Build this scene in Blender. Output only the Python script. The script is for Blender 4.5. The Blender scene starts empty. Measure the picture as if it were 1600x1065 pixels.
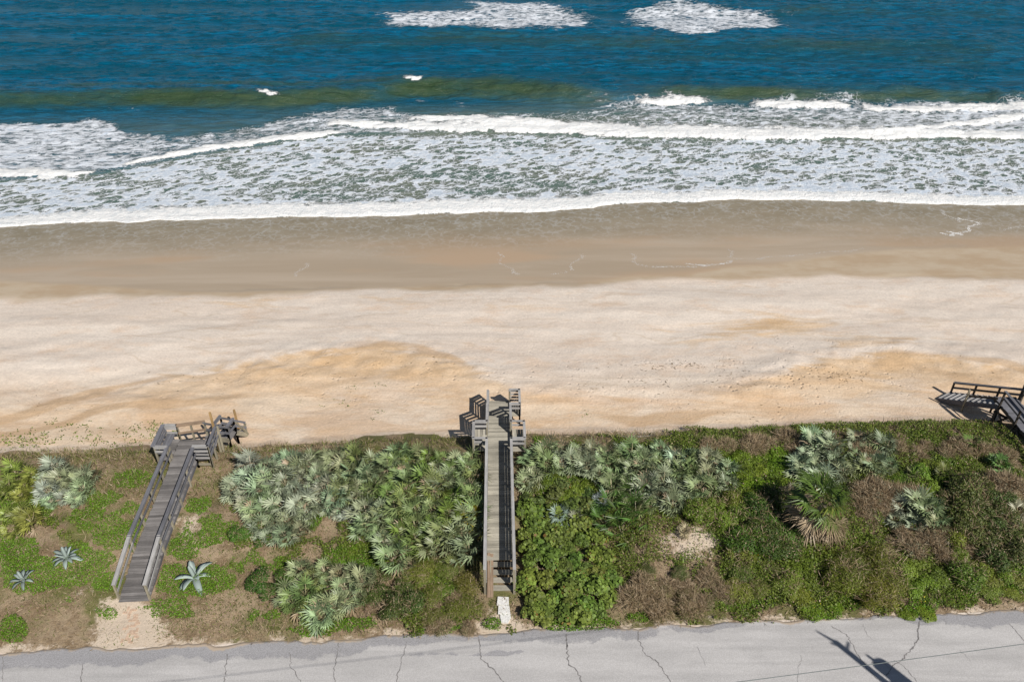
import bpy, math, random
import numpy as np
from mathutils import Vector, Matrix
random.seed(7); RNG = np.random.default_rng(11)
SC = bpy.context.scene; COL = SC.collection
rad = math.radians

# ------------------------------------------------------------------ camera
F = 1244.0; PITCH = rad(33.6); CH = 36.0
cam_d = bpy.data.cameras.new('camera'); cam = bpy.data.objects.new('camera', cam_d); COL.objects.link(cam)
cam.location = (0, 0, CH); cam.rotation_euler = (rad(90) - PITCH, 0, 0)
cam_d.sensor_width = 36; cam_d.lens = F / 1600 * 36; cam_d.clip_end = 20000; cam_d.clip_start = .5
SC.camera = cam
cp, sp = math.cos(PITCH), math.sin(PITCH)

def ray(px, py):
    u = (px - 800) / F; v = (py - 532.5) / F
    return u, cp - v * sp, -(sp + v * cp)
def P(px, py, z):                      # pixel of the photograph -> point on the level z
    u, dy, dz = ray(px, py); t = (z - CH) / dz
    return u * t, dy * t
def proj(x, y, z):
    d = y * cp - (z - CH) * sp
    d = np.maximum(d, 1.0)
    return 800 + F * x / d, 532.5 + F * (-(z - CH) * cp - y * sp) / d * 1.0

# ------------------------------------------------------------------ noise
_perm = RNG.random((256, 256))
def vnoise(x, y):
    x = np.asarray(x, float); y = np.asarray(y, float)
    xi = np.floor(x).astype(int); yi = np.floor(y).astype(int); fx = x - xi; fy = y - yi
    fx = fx * fx * (3 - 2 * fx); fy = fy * fy * (3 - 2 * fy)
    g = lambda a, b: _perm[a & 255, b & 255]
    return (g(xi, yi) * (1 - fx) + g(xi + 1, yi) * fx) * (1 - fy) + (g(xi, yi + 1) * (1 - fx) + g(xi + 1, yi + 1) * fx) * fy - .5
def fbm(x, y, o=4):
    s = 0; a = 1.0; t = 0
    for i in range(o):
        s = s + a * vnoise(x * 2 ** i + 17.3 * i, y * 2 ** i + 9.1 * i); t += a; a *= .5
    return s / t * 2
def sst(a, b, x):
    t = np.clip((x - a) / (b - a), 0, 1); return t * t * (3 - 2 * t)
def curve(pts):
    xs = [p[0] for p in pts]; ys = [p[1] for p in pts]
    return lambda x: np.interp(x, xs, ys)

# ------------------------------------------------------------------ terrain
SL = .048
C0 = [(-900, 372), (0, 355), (150, 348), (350, 342), (500, 338), (600, 339), (700, 335), (850, 330), (1000, 318), (1150, 313), (1300, 314), (1450, 319), (1600, 320), (2500, 318)]
c0w = [P(a, b, 0.0) for a, b in C0]
def yw(x): return np.interp(x, [-2000] + [p[0] for p in c0w] + [2000], [c0w[0][1] - .048 * (2000 + c0w[0][0])] + [p[1] for p in c0w] + [c0w[-1][1] + .048 * (2000 - c0w[-1][0])])
TAX = [-2000, -200, 0, 200, 330, 450, 600, 700, 800, 900, 1000, 1150, 1220, 1300, 1400, 1500, 1600, 3000]; TAY = [660, 660, 632, 602, 572, 550, 532, 548, 592, 610, 622, 600, 570, 542, 531, 545, 560, 580]
PR = [(-4000, 5.0), (22.9, 5.0), (24, 5.06), (26, 5.2), (30, 5.5), (34, 5.5), (35.8, 5.15), (36.8, 4.5), (38, 4.1), (40, 3.9), (46, 3.4), (60, 2.0)]
def T(x, y):
    x = np.asarray(x, float); y = np.asarray(y, float)
    yy = y - SL * x
    w = sst(25, 28, yy) * (1 - sst(34, 37, yy))
    edge = fbm(x * .12 + 5, y * 0 + 3.3, 3) * .8
    z = np.interp(yy + edge * sst(33, 36, yy) * (1 - sst(38, 42, yy)), [p[0] for p in PR], [p[1] for p in PR])
    z = z + w * (fbm(x * .25, y * .25, 3) * .35)
    z = z + sst(23.2, 24.5, yy) * (1 - sst(37, 39, yy)) * fbm(x * .9, y * .9, 3) * .10
    b = sst(38, 41, yy) * (1 - sst(58, 62, yy))
    z = z + b * (fbm(x * .07 + 2, y * .16, 3) * .35 + fbm(x * .8, y * .8, 3) * .035)
    bx, by = proj(x, y, 3.0); by = by + fbm(x * .1, y * .2, 3) * 10
    tl = np.interp(bx, TAX, TAY); dd = by - tl
    bank = sst(-18, 22, dd) * (1 - sst(28, 95, dd)) * np.interp(bx, [0, 250, 450, 650, 800, 950, 1100, 1250, 1400, 1600], [.25, .6, 1, 1, .5, .1, .4, 1, 1, .7])
    z = z + sst(39, 41, yy) * (1 - sst(54, 58, yy)) * (bank * .2 + bank * fbm(x * .9 + 3, y * 1.3, 4) * .20 + fbm(x * .35, y * 1.2 + 8, 4) * .07)
    t = (yy - 60) / np.maximum(yw(x) - SL * x - 60, 5)
    zb = 2.0 * (1 - t); zb = np.maximum(zb, -3)
    return np.where(yy > 60, zb, z)
_gx0, _gy0, _gs = -66.0, 15.0, .2
_GX, _GY = np.meshgrid(_gx0 + _gs * np.arange(661), _gy0 + _gs * np.arange(390))
_GT = T(_GX, _GY).tolist()
def tf(x, y):
    fx = min(max((x - _gx0) / _gs, 0), 658.9); fy = min(max((y - _gy0) / _gs, 0), 387.9); i = int(fx); j = int(fy); fx -= i; fy -= j
    a = _GT[j]; b = _GT[j + 1]
    return (a[i] * (1 - fx) + a[i + 1] * fx) * (1 - fy) + (b[i] * (1 - fx) + b[i + 1] * fx) * fy
def G(px, py, dz=0.0):
    z = 5.0
    for i in range(12):
        x, y = P(px, py, z + dz); z = .5 * z + .5 * tf(x, y)
    return Vector((x, y, tf(x, y)))

# ------------------------------------------------------------------ mesh helpers
def mk_mesh(name, V, Fc, attrs=None, smooth=False, vattrs=None):
    me = bpy.data.meshes.new(name); V = np.asarray(V, np.float32); Fc = np.asarray(Fc, np.int32)
    n, k = Fc.shape
    me.vertices.add(len(V)); me.vertices.foreach_set('co', V.ravel())
    me.loops.add(n * k); me.loops.foreach_set('vertex_index', Fc.ravel())
    me.polygons.add(n); me.polygons.foreach_set('loop_start', np.arange(0, n * k, k, dtype=np.int32))
    try: me.polygons.foreach_set('loop_total', np.full(n, k, dtype=np.int32))
    except Exception: pass
    me.update(calc_edges=True)
    for nm, a in (attrs or {}).items():
        at = me.attributes.new(nm, 'FLOAT', 'FACE'); at.data.foreach_set('value', np.asarray(a, np.float32))
    for nm, a in (vattrs or {}).items():
        at = me.attributes.new(nm, 'FLOAT', 'POINT'); at.data.foreach_set('value', np.asarray(a, np.float32).ravel())
    if smooth: me.polygons.foreach_set('use_smooth', np.ones(n, bool))
    me.validate(); return me
def link(name, me, mat=None, parent=None, loc=None):
    o = bpy.data.objects.new(name, me); COL.objects.link(o)
    if mat and me is not None and len(me.materials) == 0: me.materials.append(mat)
    if parent: o.parent = parent
    if loc is not None: o.location = loc
    return o
def tag(o, label=None, cat=None, group=None, kind=None):
    if label: o['label'] = label
    if cat: o['category'] = cat
    if group: o['group'] = group
    if kind: o['kind'] = kind
    return o
def empty(name, loc, label, cat, group=None):
    o = bpy.data.objects.new(name, None); COL.objects.link(o); o.location = loc; o.empty_display_size = .2
    return tag(o, label, cat, group)

class MB:
    def __init__(s): s.v = []; s.f = []; s.uv = []; s.cv = []
    def beam(s, p0, p1, w, h, up=(0, 0, 1), cv=None, twist=0):
        p0 = Vector(p0); p1 = Vector(p1); d = p1 - p0; L = d.length
        if L < 1e-5: return
        d.normalize(); up = Vector(up)
        if abs(d.dot(up)) > .98: up = Vector((0, 1, 0))
        r = d.cross(up).normalized(); u = r.cross(d).normalized()
        b = len(s.v)
        for e in (p0, p1):
            for a, c in ((-1, -1), (1, -1), (1, 1), (-1, 1)):
                s.v.append(e + r * (a * w / 2) + u * (c * h / 2))
        o = random.random() * 50; q = random.random() * 50
        cvv = random.random() if cv is None else cv
        for i in range(4):
            j = (i + 1) % 4; ww = w if i % 2 == 0 else h
            s.f.append((b + i, b + j, b + 4 + j, b + 4 + i))
            s.uv.append(((o, q + i), (o, q + i + ww), (o + L, q + i + ww), (o + L, q + i)))
            s.cv.append(cvv)
        for f in ((b + 3, b + 2, b + 1, b), (b + 4, b + 5, b + 6, b + 7)):
            s.f.append(f); s.uv.append(((o, q), (o + .05, q), (o + .05, q + h), (o, q + h))); s.cv.append(cvv)
    def cyl(s, p0, p1, r0, r1, n=10):
        p0 = Vector(p0); p1 = Vector(p1); d = p1 - p0; L = d.length; d.normalize()
        r = d.cross(Vector((0.13, .97, .2))).normalized(); u = r.cross(d); b = len(s.v)
        for e, R in ((p0, r0), (p1, r1)):
            for i in range(n):
                a = 2 * math.pi * i / n; s.v.append(e + (r * math.cos(a) + u * math.sin(a)) * R)
        for i in range(n):
            j = (i + 1) % n; s.f.append((b + i, b + j, b + n + j, b + n + i)); s.uv.append(((0, i), (0, i + 1), (L, i + 1), (L, i))); s.cv.append(.5)
        for base in (b, b + n):
            c = len(s.v); s.v.append(p0 if base == b else p1)
            for i in range(0, n, 2):
                s.f.append((c, base + i, base + (i + 1) % n, base + (i + 2) % n)); s.uv.append(((0, 0),) * 4); s.cv.append(.5)
    def build(s, name, mat, parent=None, origin=None):
        o = Vector(origin) if origin is not None else (Vector(parent.location) if parent else Vector((0, 0, 0)))
        me = bpy.data.meshes.new(name); me.from_pydata([tuple(v - o) for v in s.v], [], s.f)
        uvl = me.uv_layers.new(name='UVMap'); uvl.data.foreach_set('uv', np.array(s.uv, np.float32).ravel())
        at = me.attributes.new('cv', 'FLOAT', 'FACE'); at.data.foreach_set('value', np.array(s.cv, np.float32))
        me.materials.append(mat)
        ob = bpy.data.objects.new(name, me); COL.objects.link(ob)
        if parent: ob.parent = parent
        else: ob.location = o
        return ob

# ------------------------------------------------------------------ node helpers
class NT:
    def __init__(s, name):
        s.m = bpy.data.materials.new(name); s.m.use_nodes = True; s.t = s.m.node_tree; s.n = s.t.nodes; s.l = s.t.links
        s.n.clear(); s.out = s.n.new('ShaderNodeOutputMaterial'); s.b = s.n.new('ShaderNodeBsdfPrincipled')
        s.l.new(s.b.outputs[0], s.out.inputs[0])
    def new(s, t, **k):
        n = s.n.new(t)
        for a, v in k.items(): setattr(n, a, v)
        return n
    def set(s, sock, v):
        if isinstance(v, bpy.types.NodeSocket): s.l.new(v, sock)
        elif isinstance(v, (tuple, list)) and len(v) == 3 and sock.type == 'RGBA': sock.default_value = (*v, 1)
        else: sock.default_value = v
    def noise(s, vec=None, scale=1, detail=4, rough=.5, dist=0, dim='3D'):
        n = s.new('ShaderNodeTexNoise', noise_dimensions=dim); s.set(n.inputs['Scale'], scale); n.inputs['Detail'].default_value = detail
        n.inputs['Roughness'].default_value = rough; n.inputs['Distortion'].default_value = dist
        if vec is not None: s.l.new(vec, n.inputs['Vector'])
        return n.outputs['Fac']
    def vor(s, vec, scale, feature='F1', smooth=None):
        n = s.new('ShaderNodeTexVoronoi', feature=feature); n.inputs['Scale'].default_value = scale; s.l.new(vec, n.inputs['Vector'])
        if smooth is not None: n.inputs['Smoothness'].default_value = smooth
        return n.outputs['Distance']
    def math(s, op, a, b=0.0, c=0.0, clamp=False):
        n = s.new('ShaderNodeMath', operation=op, use_clamp=clamp); s.set(n.inputs[0], a); s.set(n.inputs[1], b); s.set(n.inputs[2], c); return n.outputs[0]
    def ramp(s, x, a, b, lo=0.0, hi=1.0, smooth=True):
        n = s.new('ShaderNodeMapRange', interpolation_type='SMOOTHSTEP' if smooth else 'LINEAR')
        for i, v in enumerate((x, a, b, lo, hi)): s.set(n.inputs[i], v)
        return n.outputs[0]
    def mix(s, f, a, b, mode='MIX'):
        n = s.new('ShaderNodeMix', data_type='RGBA', blend_type=mode); s.set(n.inputs[0], f); s.set(n.inputs[6], a); s.set(n.inputs[7], b); return n.outputs[2]
    def mul(s, col, f):
        n = s.new('ShaderNodeVectorMath', operation='SCALE'); s.set(n.inputs[0], col); s.set(n.inputs['Scale'], f); return n.outputs[0]
    def attr(s, name): return s.new('ShaderNodeAttribute', attribute_name=name).outputs['Fac']
    def pos(s): return s.new('ShaderNodeNewGeometry').outputs['Position']
    def map(s, vec, sc=(1, 1, 1), rot=(0, 0, 0)):
        n = s.new('ShaderNodeMapping'); s.l.new(vec, n.inputs[0]); n.inputs['Scale'].default_value = sc; n.inputs['Rotation'].default_value = rot; return n.outputs[0]
    def add(s, a, b):
        n = s.new('ShaderNodeVectorMath', operation='ADD'); s.set(n.inputs[0], a); s.set(n.inputs[1], b); return n.outputs[0]
    def bump(s, h, strength=.5, dist=.05):
        n = s.new('ShaderNodeBump'); n.inputs['Strength'].default_value = strength; n.inputs['Distance'].default_value = dist
        s.set(n.inputs['Height'], h); s.l.new(n.outputs[0], s.b.inputs['Normal']); return n
    def done(s, col, rough=.8, spec=.3):
        s.set(s.b.inputs['Base Color'], col); s.set(s.b.inputs['Roughness'], rough); s.set(s.b.inputs['Specular IOR Level'], spec); return s.m

# ------------------------------------------------------------------ materials
def mat_ground():
    m = NT('sand'); p = m.pos(); a = m.attr
    streak = m.noise(m.map(p, (.05, .35, 1), (0, 0, -.05)), 1, 6, .6, .6)
    mid = m.noise(m.map(p, (.25, .5, 1)), 1, 6, .65)
    fine = m.noise(p, 6, 4, .7); grain = m.noise(p, 28, 3, .7)
    pale = m.mix(m.ramp(streak, .35, .65), (.635, .54, .455), (.69, .605, .52))
    pale = m.mix(m.ramp(mid, .5, .70, 0, .6), pale, (.62, .46, .335))
    tanc = m.mix(m.ramp(mid, .35, .65), (.56, .385, .225), (.64, .48, .325))
    tm = m.math('ADD', a('tan'), m.ramp(m.noise(m.map(p, (.12, .45, 1), (0, 0, .12)), 1, 6, .65, 1.0), .35, .68, -.35, .3))
    dry = m.mix(m.ramp(tm, .2, .75), pale, tanc)
    pinks = m.mix(m.math('MULTIPLY', a('toe'), .75), dry, m.mix(m.ramp(m.noise(m.map(p, (.16, .4, 1)), 1, 6, .7, .5), .38, .62), (.60, .42, .27), (.71, .58, .445)))
    pinks = m.mix(m.math('MULTIPLY', m.ramp(a('arc'), .2, .7), .7), pinks, (.50, .34, .20))
    pinks = m.mul(pinks, m.ramp(m.noise(m.map(p, (.9, 2.6, 1)), 1, 5, .75), .3, .7, .94, 1.05))
    pinks = m.mul(pinks, m.ramp(fine, .25, .75, .88, 1.08))
    # footprints and wheel marks: dimple shade painted as dark specks, then bumped dimples
    spk2 = m.ramp(m.noise(m.map(p, (4.5, 6, 1)), 1, 3, .7), .60, .70)
    pinks = m.mix(m.math('MULTIPLY', spk2, m.math('ADD', .12, m.math('MULTIPLY', a('foot'), .6))), pinks, (.33, .24, .15))
    dim = m.vor(m.add(p, m.mul(m.new('ShaderNodeTexNoise').outputs['Color'], .4)), 2.6)
    damp = m.mix(m.ramp(mid, .35, .65), (.40, .30, .20), (.455, .37, .27))
    spk = m.ramp(m.noise(p, 9, 3, .8), .66, .74)
    damp = m.mix(m.math('MULTIPLY', spk, .5), damp, (.62, .56, .48))
    wet = m.mix(m.ramp(streak, .3, .7), (.37, .29, .205), (.44, .355, .265))
    wet = m.mix(m.ramp(m.noise(m.map(p, (.05, .12, 1), (0, 0, .15)), 1, 3), .5, .66), wet, (.43, .31, .205))
    sw = m.mix(m.ramp(mid, .3, .7), (.22, .18, .115), (.28, .235, .165))
    ghost = m.vor(m.add(m.map(p, (1, .7, 1), (0, 0, .6)), m.mul(m.noise(p, 1.2, 3), 1.4)), 1.3, 'DISTANCE_TO_EDGE')
    gl = m.math('MULTIPLY', m.ramp(ghost, .0, .16, 1, 0), m.ramp(m.noise(p, .8, 4, .7), .38, .6))
    sw = m.mix(m.math('MULTIPLY', gl, .5), sw, (.46, .46, .45))
    trail = m.ramp(m.math('ABSOLUTE', m.math('SUBTRACT', m.noise(m.map(p, (.045, .3, 1), (0, 0, .05)), 1, 3, .5), .5)), .0, .012, .35, 0)
    pinks = m.mix(trail, pinks, (.48, .37, .26))
    c = m.mix(a('damp'), pinks, damp); c = m.mix(a('wet'), c, wet); c = m.mix(a('swash'), c, sw)
    # dune soil: dead litter, humus, sand showing between
    soil = m.mix(m.ramp(m.noise(p, .9, 6, .7, 0), .38, .6), (.19, .135, .08), (.33, .25, .165))
    soil = m.mix(m.ramp(m.noise(p, .45, 4, .6), .47, .6), soil, (.13, .125, .045))
    soil = m.mul(soil, m.ramp(grain, .2, .8, .6, 1.35))
    bare = m.mul(m.mix(mid, (.50, .40, .30), (.60, .51, .41)), m.ramp(grain, .2, .8, .85, 1.1))
    bm = m.ramp(m.math('ADD', a('bare'), m.math('MULTIPLY', m.math('SUBTRACT', m.noise(p, 1.3, 6, .75), .5), 1.3)), .42, .6)
    soil = m.mix(bm, soil, bare)
    vm = m.ramp(m.math('ADD', a('veg'), m.math('MULTIPLY', m.math('SUBTRACT', m.noise(p, 1.0, 5, .7), .5), .8)), .4, .6)
    c = m.mix(vm, c, soil)
    h = m.math('ADD', m.math('MULTIPLY', fine, .5), m.math('MULTIPLY', grain, .2))
    h = m.math('ADD', h, m.math('MULTIPLY', m.math('MULTIPLY', m.ramp(dim, 0, .36, -1.3, 0), m.ramp(m.noise(p, .55, 4, .7), .46, .62)), m.math('ADD', m.math('MULTIPLY', a('foot'), 1.0), .06)))
    h = m.math('MULTIPLY', h, m.math('SUBTRACT', 1.0, m.math('MULTIPLY', a('damp'), .93)))
    m.bump(h, .55, .16)
    rough = m.math('SUBTRACT', .95, m.math('MULTIPLY', a('wet'), .55))
    return m.done(c, rough, .3)

def mat_water():
    m = NT('water'); p = m.pos(); a = m.attr
    w1 = m.noise(m.map(p, (.10, .35, 1), (0, 0, .04)), 1, 5, .6, .5)
    w2 = m.noise(m.map(p, (.28, 1.25, 1), (0, 0, .10)), 1, 5, .6, .4)
    w3 = m.noise(m.map(p, (1.6, 4.2, 1), (0, 0, -.12)), 1, 4, .65)
    deep = m.mix(m.ramp(w1, .3, .7), (.0, .088, .175), (.0, .125, .235))
    deep = m.mix(m.ramp(w2, .42, .60, 0, .85), deep, (.002, .045, .07)); deep = m.mix(m.ramp(w3, .54, .70, 0, .35), deep, (.01, .15, .26)); deep = m.mix(m.ramp(m.noise(m.map(p, (.018, .16, 1), (0, 0, .03)), 1, 3, .5, .4), .46, .62, 0, .65), deep, (.0, .062, .10))  # light and dark of ripples and swells painted into the base colour
    olive = m.mix(m.ramp(w2, .3, .7), (.026, .055, .026), (.045, .075, .036))
    c = m.mix(m.ramp(m.math('ADD', a('green'), m.math('MULTIPLY', m.math('SUBTRACT', w1, .5), .5)), .15, .95), deep, olive)
    shal = m.mix(m.ramp(w1, .35, .65), (.085, .135, .11), (.14, .16, .12))
    c = m.mix(a('shallow'), c, shal)
    # foam: cells of open water with foam between them
    wx = m.new('ShaderNodeTexNoise'); wx.inputs['Scale'].default_value = .9; wx.inputs['Detail'].default_value = 3; m.l.new(p, wx.inputs['Vector'])
    q = m.add(m.map(p, (1, .95, 0), (0, 0, -.45)), m.mul(wx.outputs['Color'], 1.7))
    q2 = m.map(q, (.8, 1.75, 1))
    v1 = m.vor(q2, .68, 'F1'); v2 = m.vor(q2, 1.5, 'F1')
    cell = m.math('ADD', m.math('MULTIPLY', v1, .85), m.math('MULTIPLY', v2, .28))
    rag = m.noise(p, 2.5, 5, .75)
    cell = m.math('ADD', cell, m.math('MULTIPLY', m.math('SUBTRACT', rag, .5), .17))
    cell = m.math('ADD', cell, m.math('MULTIPLY', m.math('SUBTRACT', m.noise(m.map(p, (.16, .34, 1), (0, 0, -.2)), 1, 3, .6, .8), .5), .95))
    fil = m.ramp(m.vor(m.map(q, (1.0, 1.35, 1)), 1.15, 'DISTANCE_TO_EDGE'), .02, .085, 1, 0)
    den = a('lace')
    thr = m.math('SUBTRACT', 1.05, m.math('MULTIPLY', den, .85))
    lace = m.math('MAXIMUM', m.ramp(m.math('SUBTRACT', cell, thr), -.06, .10), m.math('MULTIPLY', fil, m.ramp(m.math('SUBTRACT', cell, thr), -.55, -.1, 0, .9)))
    lace = m.math('MULTIPLY', lace, m.ramp(den, .04, .3))
    st = m.noise(m.map(p, (.6, 2.4, 1), (0, 0, .22)), 1, 7, .78, .9)
    strk = m.ramp(m.math('ADD', m.math('ADD', m.math('MULTIPLY', st, .7), m.math('MULTIPLY', cell, .22)), m.math('MULTIPLY', m.math('SUBTRACT', a('streak'), .5), .5)), .48, .60)
    strk = m.math('MULTIPLY', strk, m.ramp(a('streak'), .03, .25))
    solid = m.ramp(m.math('ADD', a('solid'), m.math('MULTIPLY', m.math('SUBTRACT', m.noise(m.map(p, (1, 1.6, 1)), 1.5, 7, .8), .5), 1.7)), .40, .66)
    fo = m.math('MAXIMUM', m.math('MULTIPLY', lace, .9), m.math('MAXIMUM', m.math('MULTIPLY', strk, .85), solid))
    film = m.mix(m.ramp(m.math('SUBTRACT', cell, thr), .02, .32), (.80, .83, .88), (.54, .61, .70)); film = m.mix(m.ramp(rag, .5, .62), film, (.76, .80, .85))
    fcol = m.mix(solid, film, m.mix(m.ramp(m.noise(m.map(p, (1, 1.5, 1)), 1.3, 6, .75), .3, .62), (.66, .69, .70), (.86, .85, .83)))
    c = m.mix(fo, c, fcol)
    h = m.math('ADD', m.math('MULTIPLY', w2, 1.0), m.math('MULTIPLY', w3, .45))
    h = m.math('ADD', m.math('MULTIPLY', h, m.math('SUBTRACT', 1, m.math('MULTIPLY', a('shallow'), .7))), m.math('MULTIPLY', fo, m.math('ADD', .12, m.math('MULTIPLY', rag, .5))))
    m.bump(h, .95, .5)
    m.b.inputs['IOR'].default_value = 1.33
    return m.done(c, m.math('ADD', .18, m.math('MULTIPLY', fo, .7)), .28)

def mat_road():
    m = NT('asphalt'); p = m.pos(); a = m.attr
    g = m.noise(p, 22, 4, .8); g2 = m.noise(m.map(p, (.25, 1.2, 1)), 1, 6, .6, .4); big = m.noise(p, .35, 4, .6)
    c = m.mix(m.ramp(g, .3, .7), (.365, .35, .34), (.51, .495, .485))
    c = m.mul(c, m.ramp(g2, .3, .7, .88, 1.06)); c = m.mul(c, m.ramp(m.noise(m.map(p, (.06, 1.6, 1), (0, 0, -.048)), 1, 3, .5), .52, .62, 1.0, .90)); c = m.mul(c, m.ramp(m.noise(p, 3.5, 5, .8), .62, .72, 1.0, .88))
    dk = m.mix(m.ramp(g, .3, .7), (.18, .175, .18), (.33, .325, .34))
    mk = m.ramp(m.math('ADD', a('edge'), m.math('MULTIPLY', m.math('SUBTRACT', m.noise(p, .5, 6, .7), .5), 1.5)), .45, .58)
    c = m.mix(m.math('MULTIPLY', mk, .75), c, dk)
    dirt = m.ramp(m.math('ADD', a('dirt'), m.math('MULTIPLY', m.math('SUBTRACT', m.noise(p, 1.7, 6, .75), .5), 1.2)), .5, .8)
    c = m.mix(dirt, c, (.42, .34, .26))
    m.bump(g, .35, .02)
    return m.done(c, .9, .2)

def mat_wood(name, base, lo=.72, hi=1.2, dark=(.08, .07, .06), wear=.35):
    m = NT(name); uv = m.new('ShaderNodeUVMap').outputs[0]
    gr = m.noise(m.map(uv, (1.2, 24, 1)), 1, 5, .7, .3); kn = m.noise(m.map(uv, (3, 7, 1)), 1, 3, .6); big = m.noise(m.pos(), 1.1, 4, .7)
    c = m.mul(base, m.ramp(m.attr('cv'), 0, 1, lo, hi, False))
    c = m.mul(c, m.ramp(gr, .3, .7, .72, 1.15)); c = m.mix(m.ramp(kn, .60, .72, 0, wear), c, dark)
    c = m.mul(c, m.ramp(big, .3, .7, .86, 1.12))
    m.bump(gr, .5, .01)
    return m.done(c, .88, .2)

def mat_leaf(name, rough=.55, spec=.35, var=.55, objcol=True, base=(.1, .2, .05), alt=None, altamt=0, trans=.12):
    m = NT(name); cv = m.attr('cv')
    if objcol: bc = m.new('ShaderNodeObjectInfo').outputs['Color']
    else: bc = base
    if alt is not None: bc = m.mix(m.ramp(m.attr('hue'), 1 - altamt - .05, 1 - altamt + .05), bc, alt)
    c = m.mul(bc, m.ramp(cv, 0, 1, 1 - var, 1 + var, False))
    dead = m.mix(cv, (.22, .15, .08), (.42, .33, .22)); c = m.mix(m.attr('dead'), c, dead)
    m.done(c, rough, spec)
    t = m.new('ShaderNodeBsdfTranslucent'); m.l.new(c, t.inputs[0]); mx = m.new('ShaderNodeMixShader'); mx.inputs[0].default_value = trans
    m.l.new(m.b.outputs[0], mx.inputs[1]); m.l.new(t.outputs[0], mx.inputs[2]); m.l.new(mx.outputs[0], m.out.inputs[0])
    return m.m

def plain(name, col, rough=.7, spec=.3):
    m = NT(name); n = m.noise(m.pos(), 9, 4, .6); return m.done(m.mul(col, m.ramp(n, .3, .7, .8, 1.15)), rough, spec)

M = dict(ground=mat_ground(), water=mat_water(), road=mat_road(),
  deck_pale=mat_wood('weathered_pale_wood', (.36, .335, .275)), rail_pale=mat_wood('weathered_rail_wood', (.345, .335, .325), .85, 1.15),
  deck_grey=mat_wood('grey_deck_wood', (.19, .178, .172), .6, 1.3), rail_grey=mat_wood('dark_grey_rail_wood', (.15, .15, .165), .8, 1.2),
  frame=mat_wood('old_post_wood', (.30, .27, .20), .75, 1.15), brown=mat_wood('brown_plank', (.30, .215, .15), .8, 1.1),
  tan=mat_wood('tan_pole_wood', (.40, .26, .12), .8, 1.1), dark=mat_wood('dark_wet_wood', (.10, .085, .07), .7, 1.3),
  leaf=mat_leaf('leaf'), palm=mat_leaf('palmetto_leaf', .45, .4, .5), crack=plain('crack_filler', (.19, .18, .175)),
  metal=plain('grey_metal', (.3, .31, .32), .5), pole=plain('pole_timber', (.16, .12, .08)),
  stone=plain('pale_concrete', (.66, .65, .62), .9), brick=plain('worn_brick', (.50, .36, .26), .95), foam=plain('foam', (.58, .56, .53), .9),
  trunk=plain('palm_bark', (.20, .16, .12), .95), agave=mat_leaf('agave_leaf', .5, .4, .25, True, trans=.03))

# ------------------------------------------------------------------ world and sun
SH = Vector((-.64, .86))                       # horizontal shadow run per metre of height
elev = math.atan(1 / SH.length); sun_dir = Vector((-SH.x, -SH.y, 1)).normalized()
w = bpy.data.worlds.new('World'); SC.world = w; w.use_nodes = True; wn = w.node_tree.nodes
sky = wn.new('ShaderNodeTexSky'); sky.sky_type = 'NISHITA'; sky.sun_disc = False
sky.sun_elevation = elev; sky.sun_rotation = math.atan2(sun_dir.x, sun_dir.y)
sky.air_density = 1.0; sky.dust_density = .6; sky.ozone_density = 1.2
w.node_tree.links.new(sky.outputs[0], wn['Background'].inputs[0]); wn['Background'].inputs[1].default_value = .05
sd = bpy.data.lights.new('sun', 'SUN'); sd.energy = 5.0; sd.angle = rad(.5); sd.color = (1, .955, .89)
so = bpy.data.objects.new('sun', sd); COL.objects.link(so); so.rotation_euler = sun_dir.to_track_quat('Z', 'Y').to_euler(); so.location = (30, -30, 60)
SC.view_settings.view_transform = 'Standard'; SC.view_settings.look = 'None'; SC.view_settings.exposure = 0.1
SC.render.engine = 'CYCLES'

# ------------------------------------------------------------------ ground sheet
def inpoly(px, py, poly):
    px = np.asarray(px); py = np.asarray(py); ins = np.zeros(px.shape, bool); n = len(poly)
    for i in range(n):
        x1, y1 = poly[i]; x2, y2 = poly[(i + 1) % n]
        if y1 == y2: continue
        c = ((y1 > py) != (y2 > py)) & (px < (x2 - x1) * (py - y1) / (y2 - y1) + x1); ins ^= c
    return ins
def blob(px, py, cx, cy, rx, ry): return np.clip(1.3 - np.sqrt(((px - cx) / rx) ** 2 + ((py - cy) / ry) ** 2), 0, 1)
Wl = curve([(0, 468), (150, 466), (300, 463), (420, 462), (520, 455), (640, 451), (800, 453), (900, 450), (1000, 442), (1150, 434), (1300, 434), (1600, 436)])
Fl = curve([(0, 440), (150, 448), (300, 456), (400, 458), (520, 452), (640, 447), (780, 445), (900, 443), (985, 432), (1080, 429), (1140, 418), (1200, 415), (1300, 400), (1400, 392), (1600, 386)])
C0f = curve(C0)
TA = curve([(-200, 660), (0, 632), (200, 602), (330, 572), (450, 550), (600, 532), (700, 548), (800, 592), (900, 610), (1000, 622), (1150, 600), (1220, 570), (1300, 542), (1400, 531), (1500, 545), (1600, 560)])
def rows():
    xs = np.concatenate([[-5000, -2500, -1200, -600, -300, -160, -100, -80], np.arange(-66, 66.01, .25), [80, 100, 160, 300, 600, 1200, 2500, 5000]])
    ys = np.concatenate([[-4000, -1500, -500, -150, -60, -20, 0, 10, 16], np.arange(19, 46, .2), np.arange(46, 90, .3), [92, 96, 104, 120, 150, 250, 600, 1500, 6000]])
    return xs, ys
xs, ys = rows(); X, Y = np.meshgrid(xs, ys); Z = T(X, np.clip(Y - SL * X, -9e3, 9e3) + SL * X)
Z = np.where(np.abs(X) > 70, np.interp(Y - SL * X, [p[0] for p in PR] + [80, 125], [p[1] for p in PR] + [-.02, -3.0]), Z)
Z = np.where(Y - SL * X > 125, -3.0, Z)
pxg, pyg = proj(X, Y, Z)
pyn = pyg + fbm(X * .15, Y * .3, 4) * 9
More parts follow.
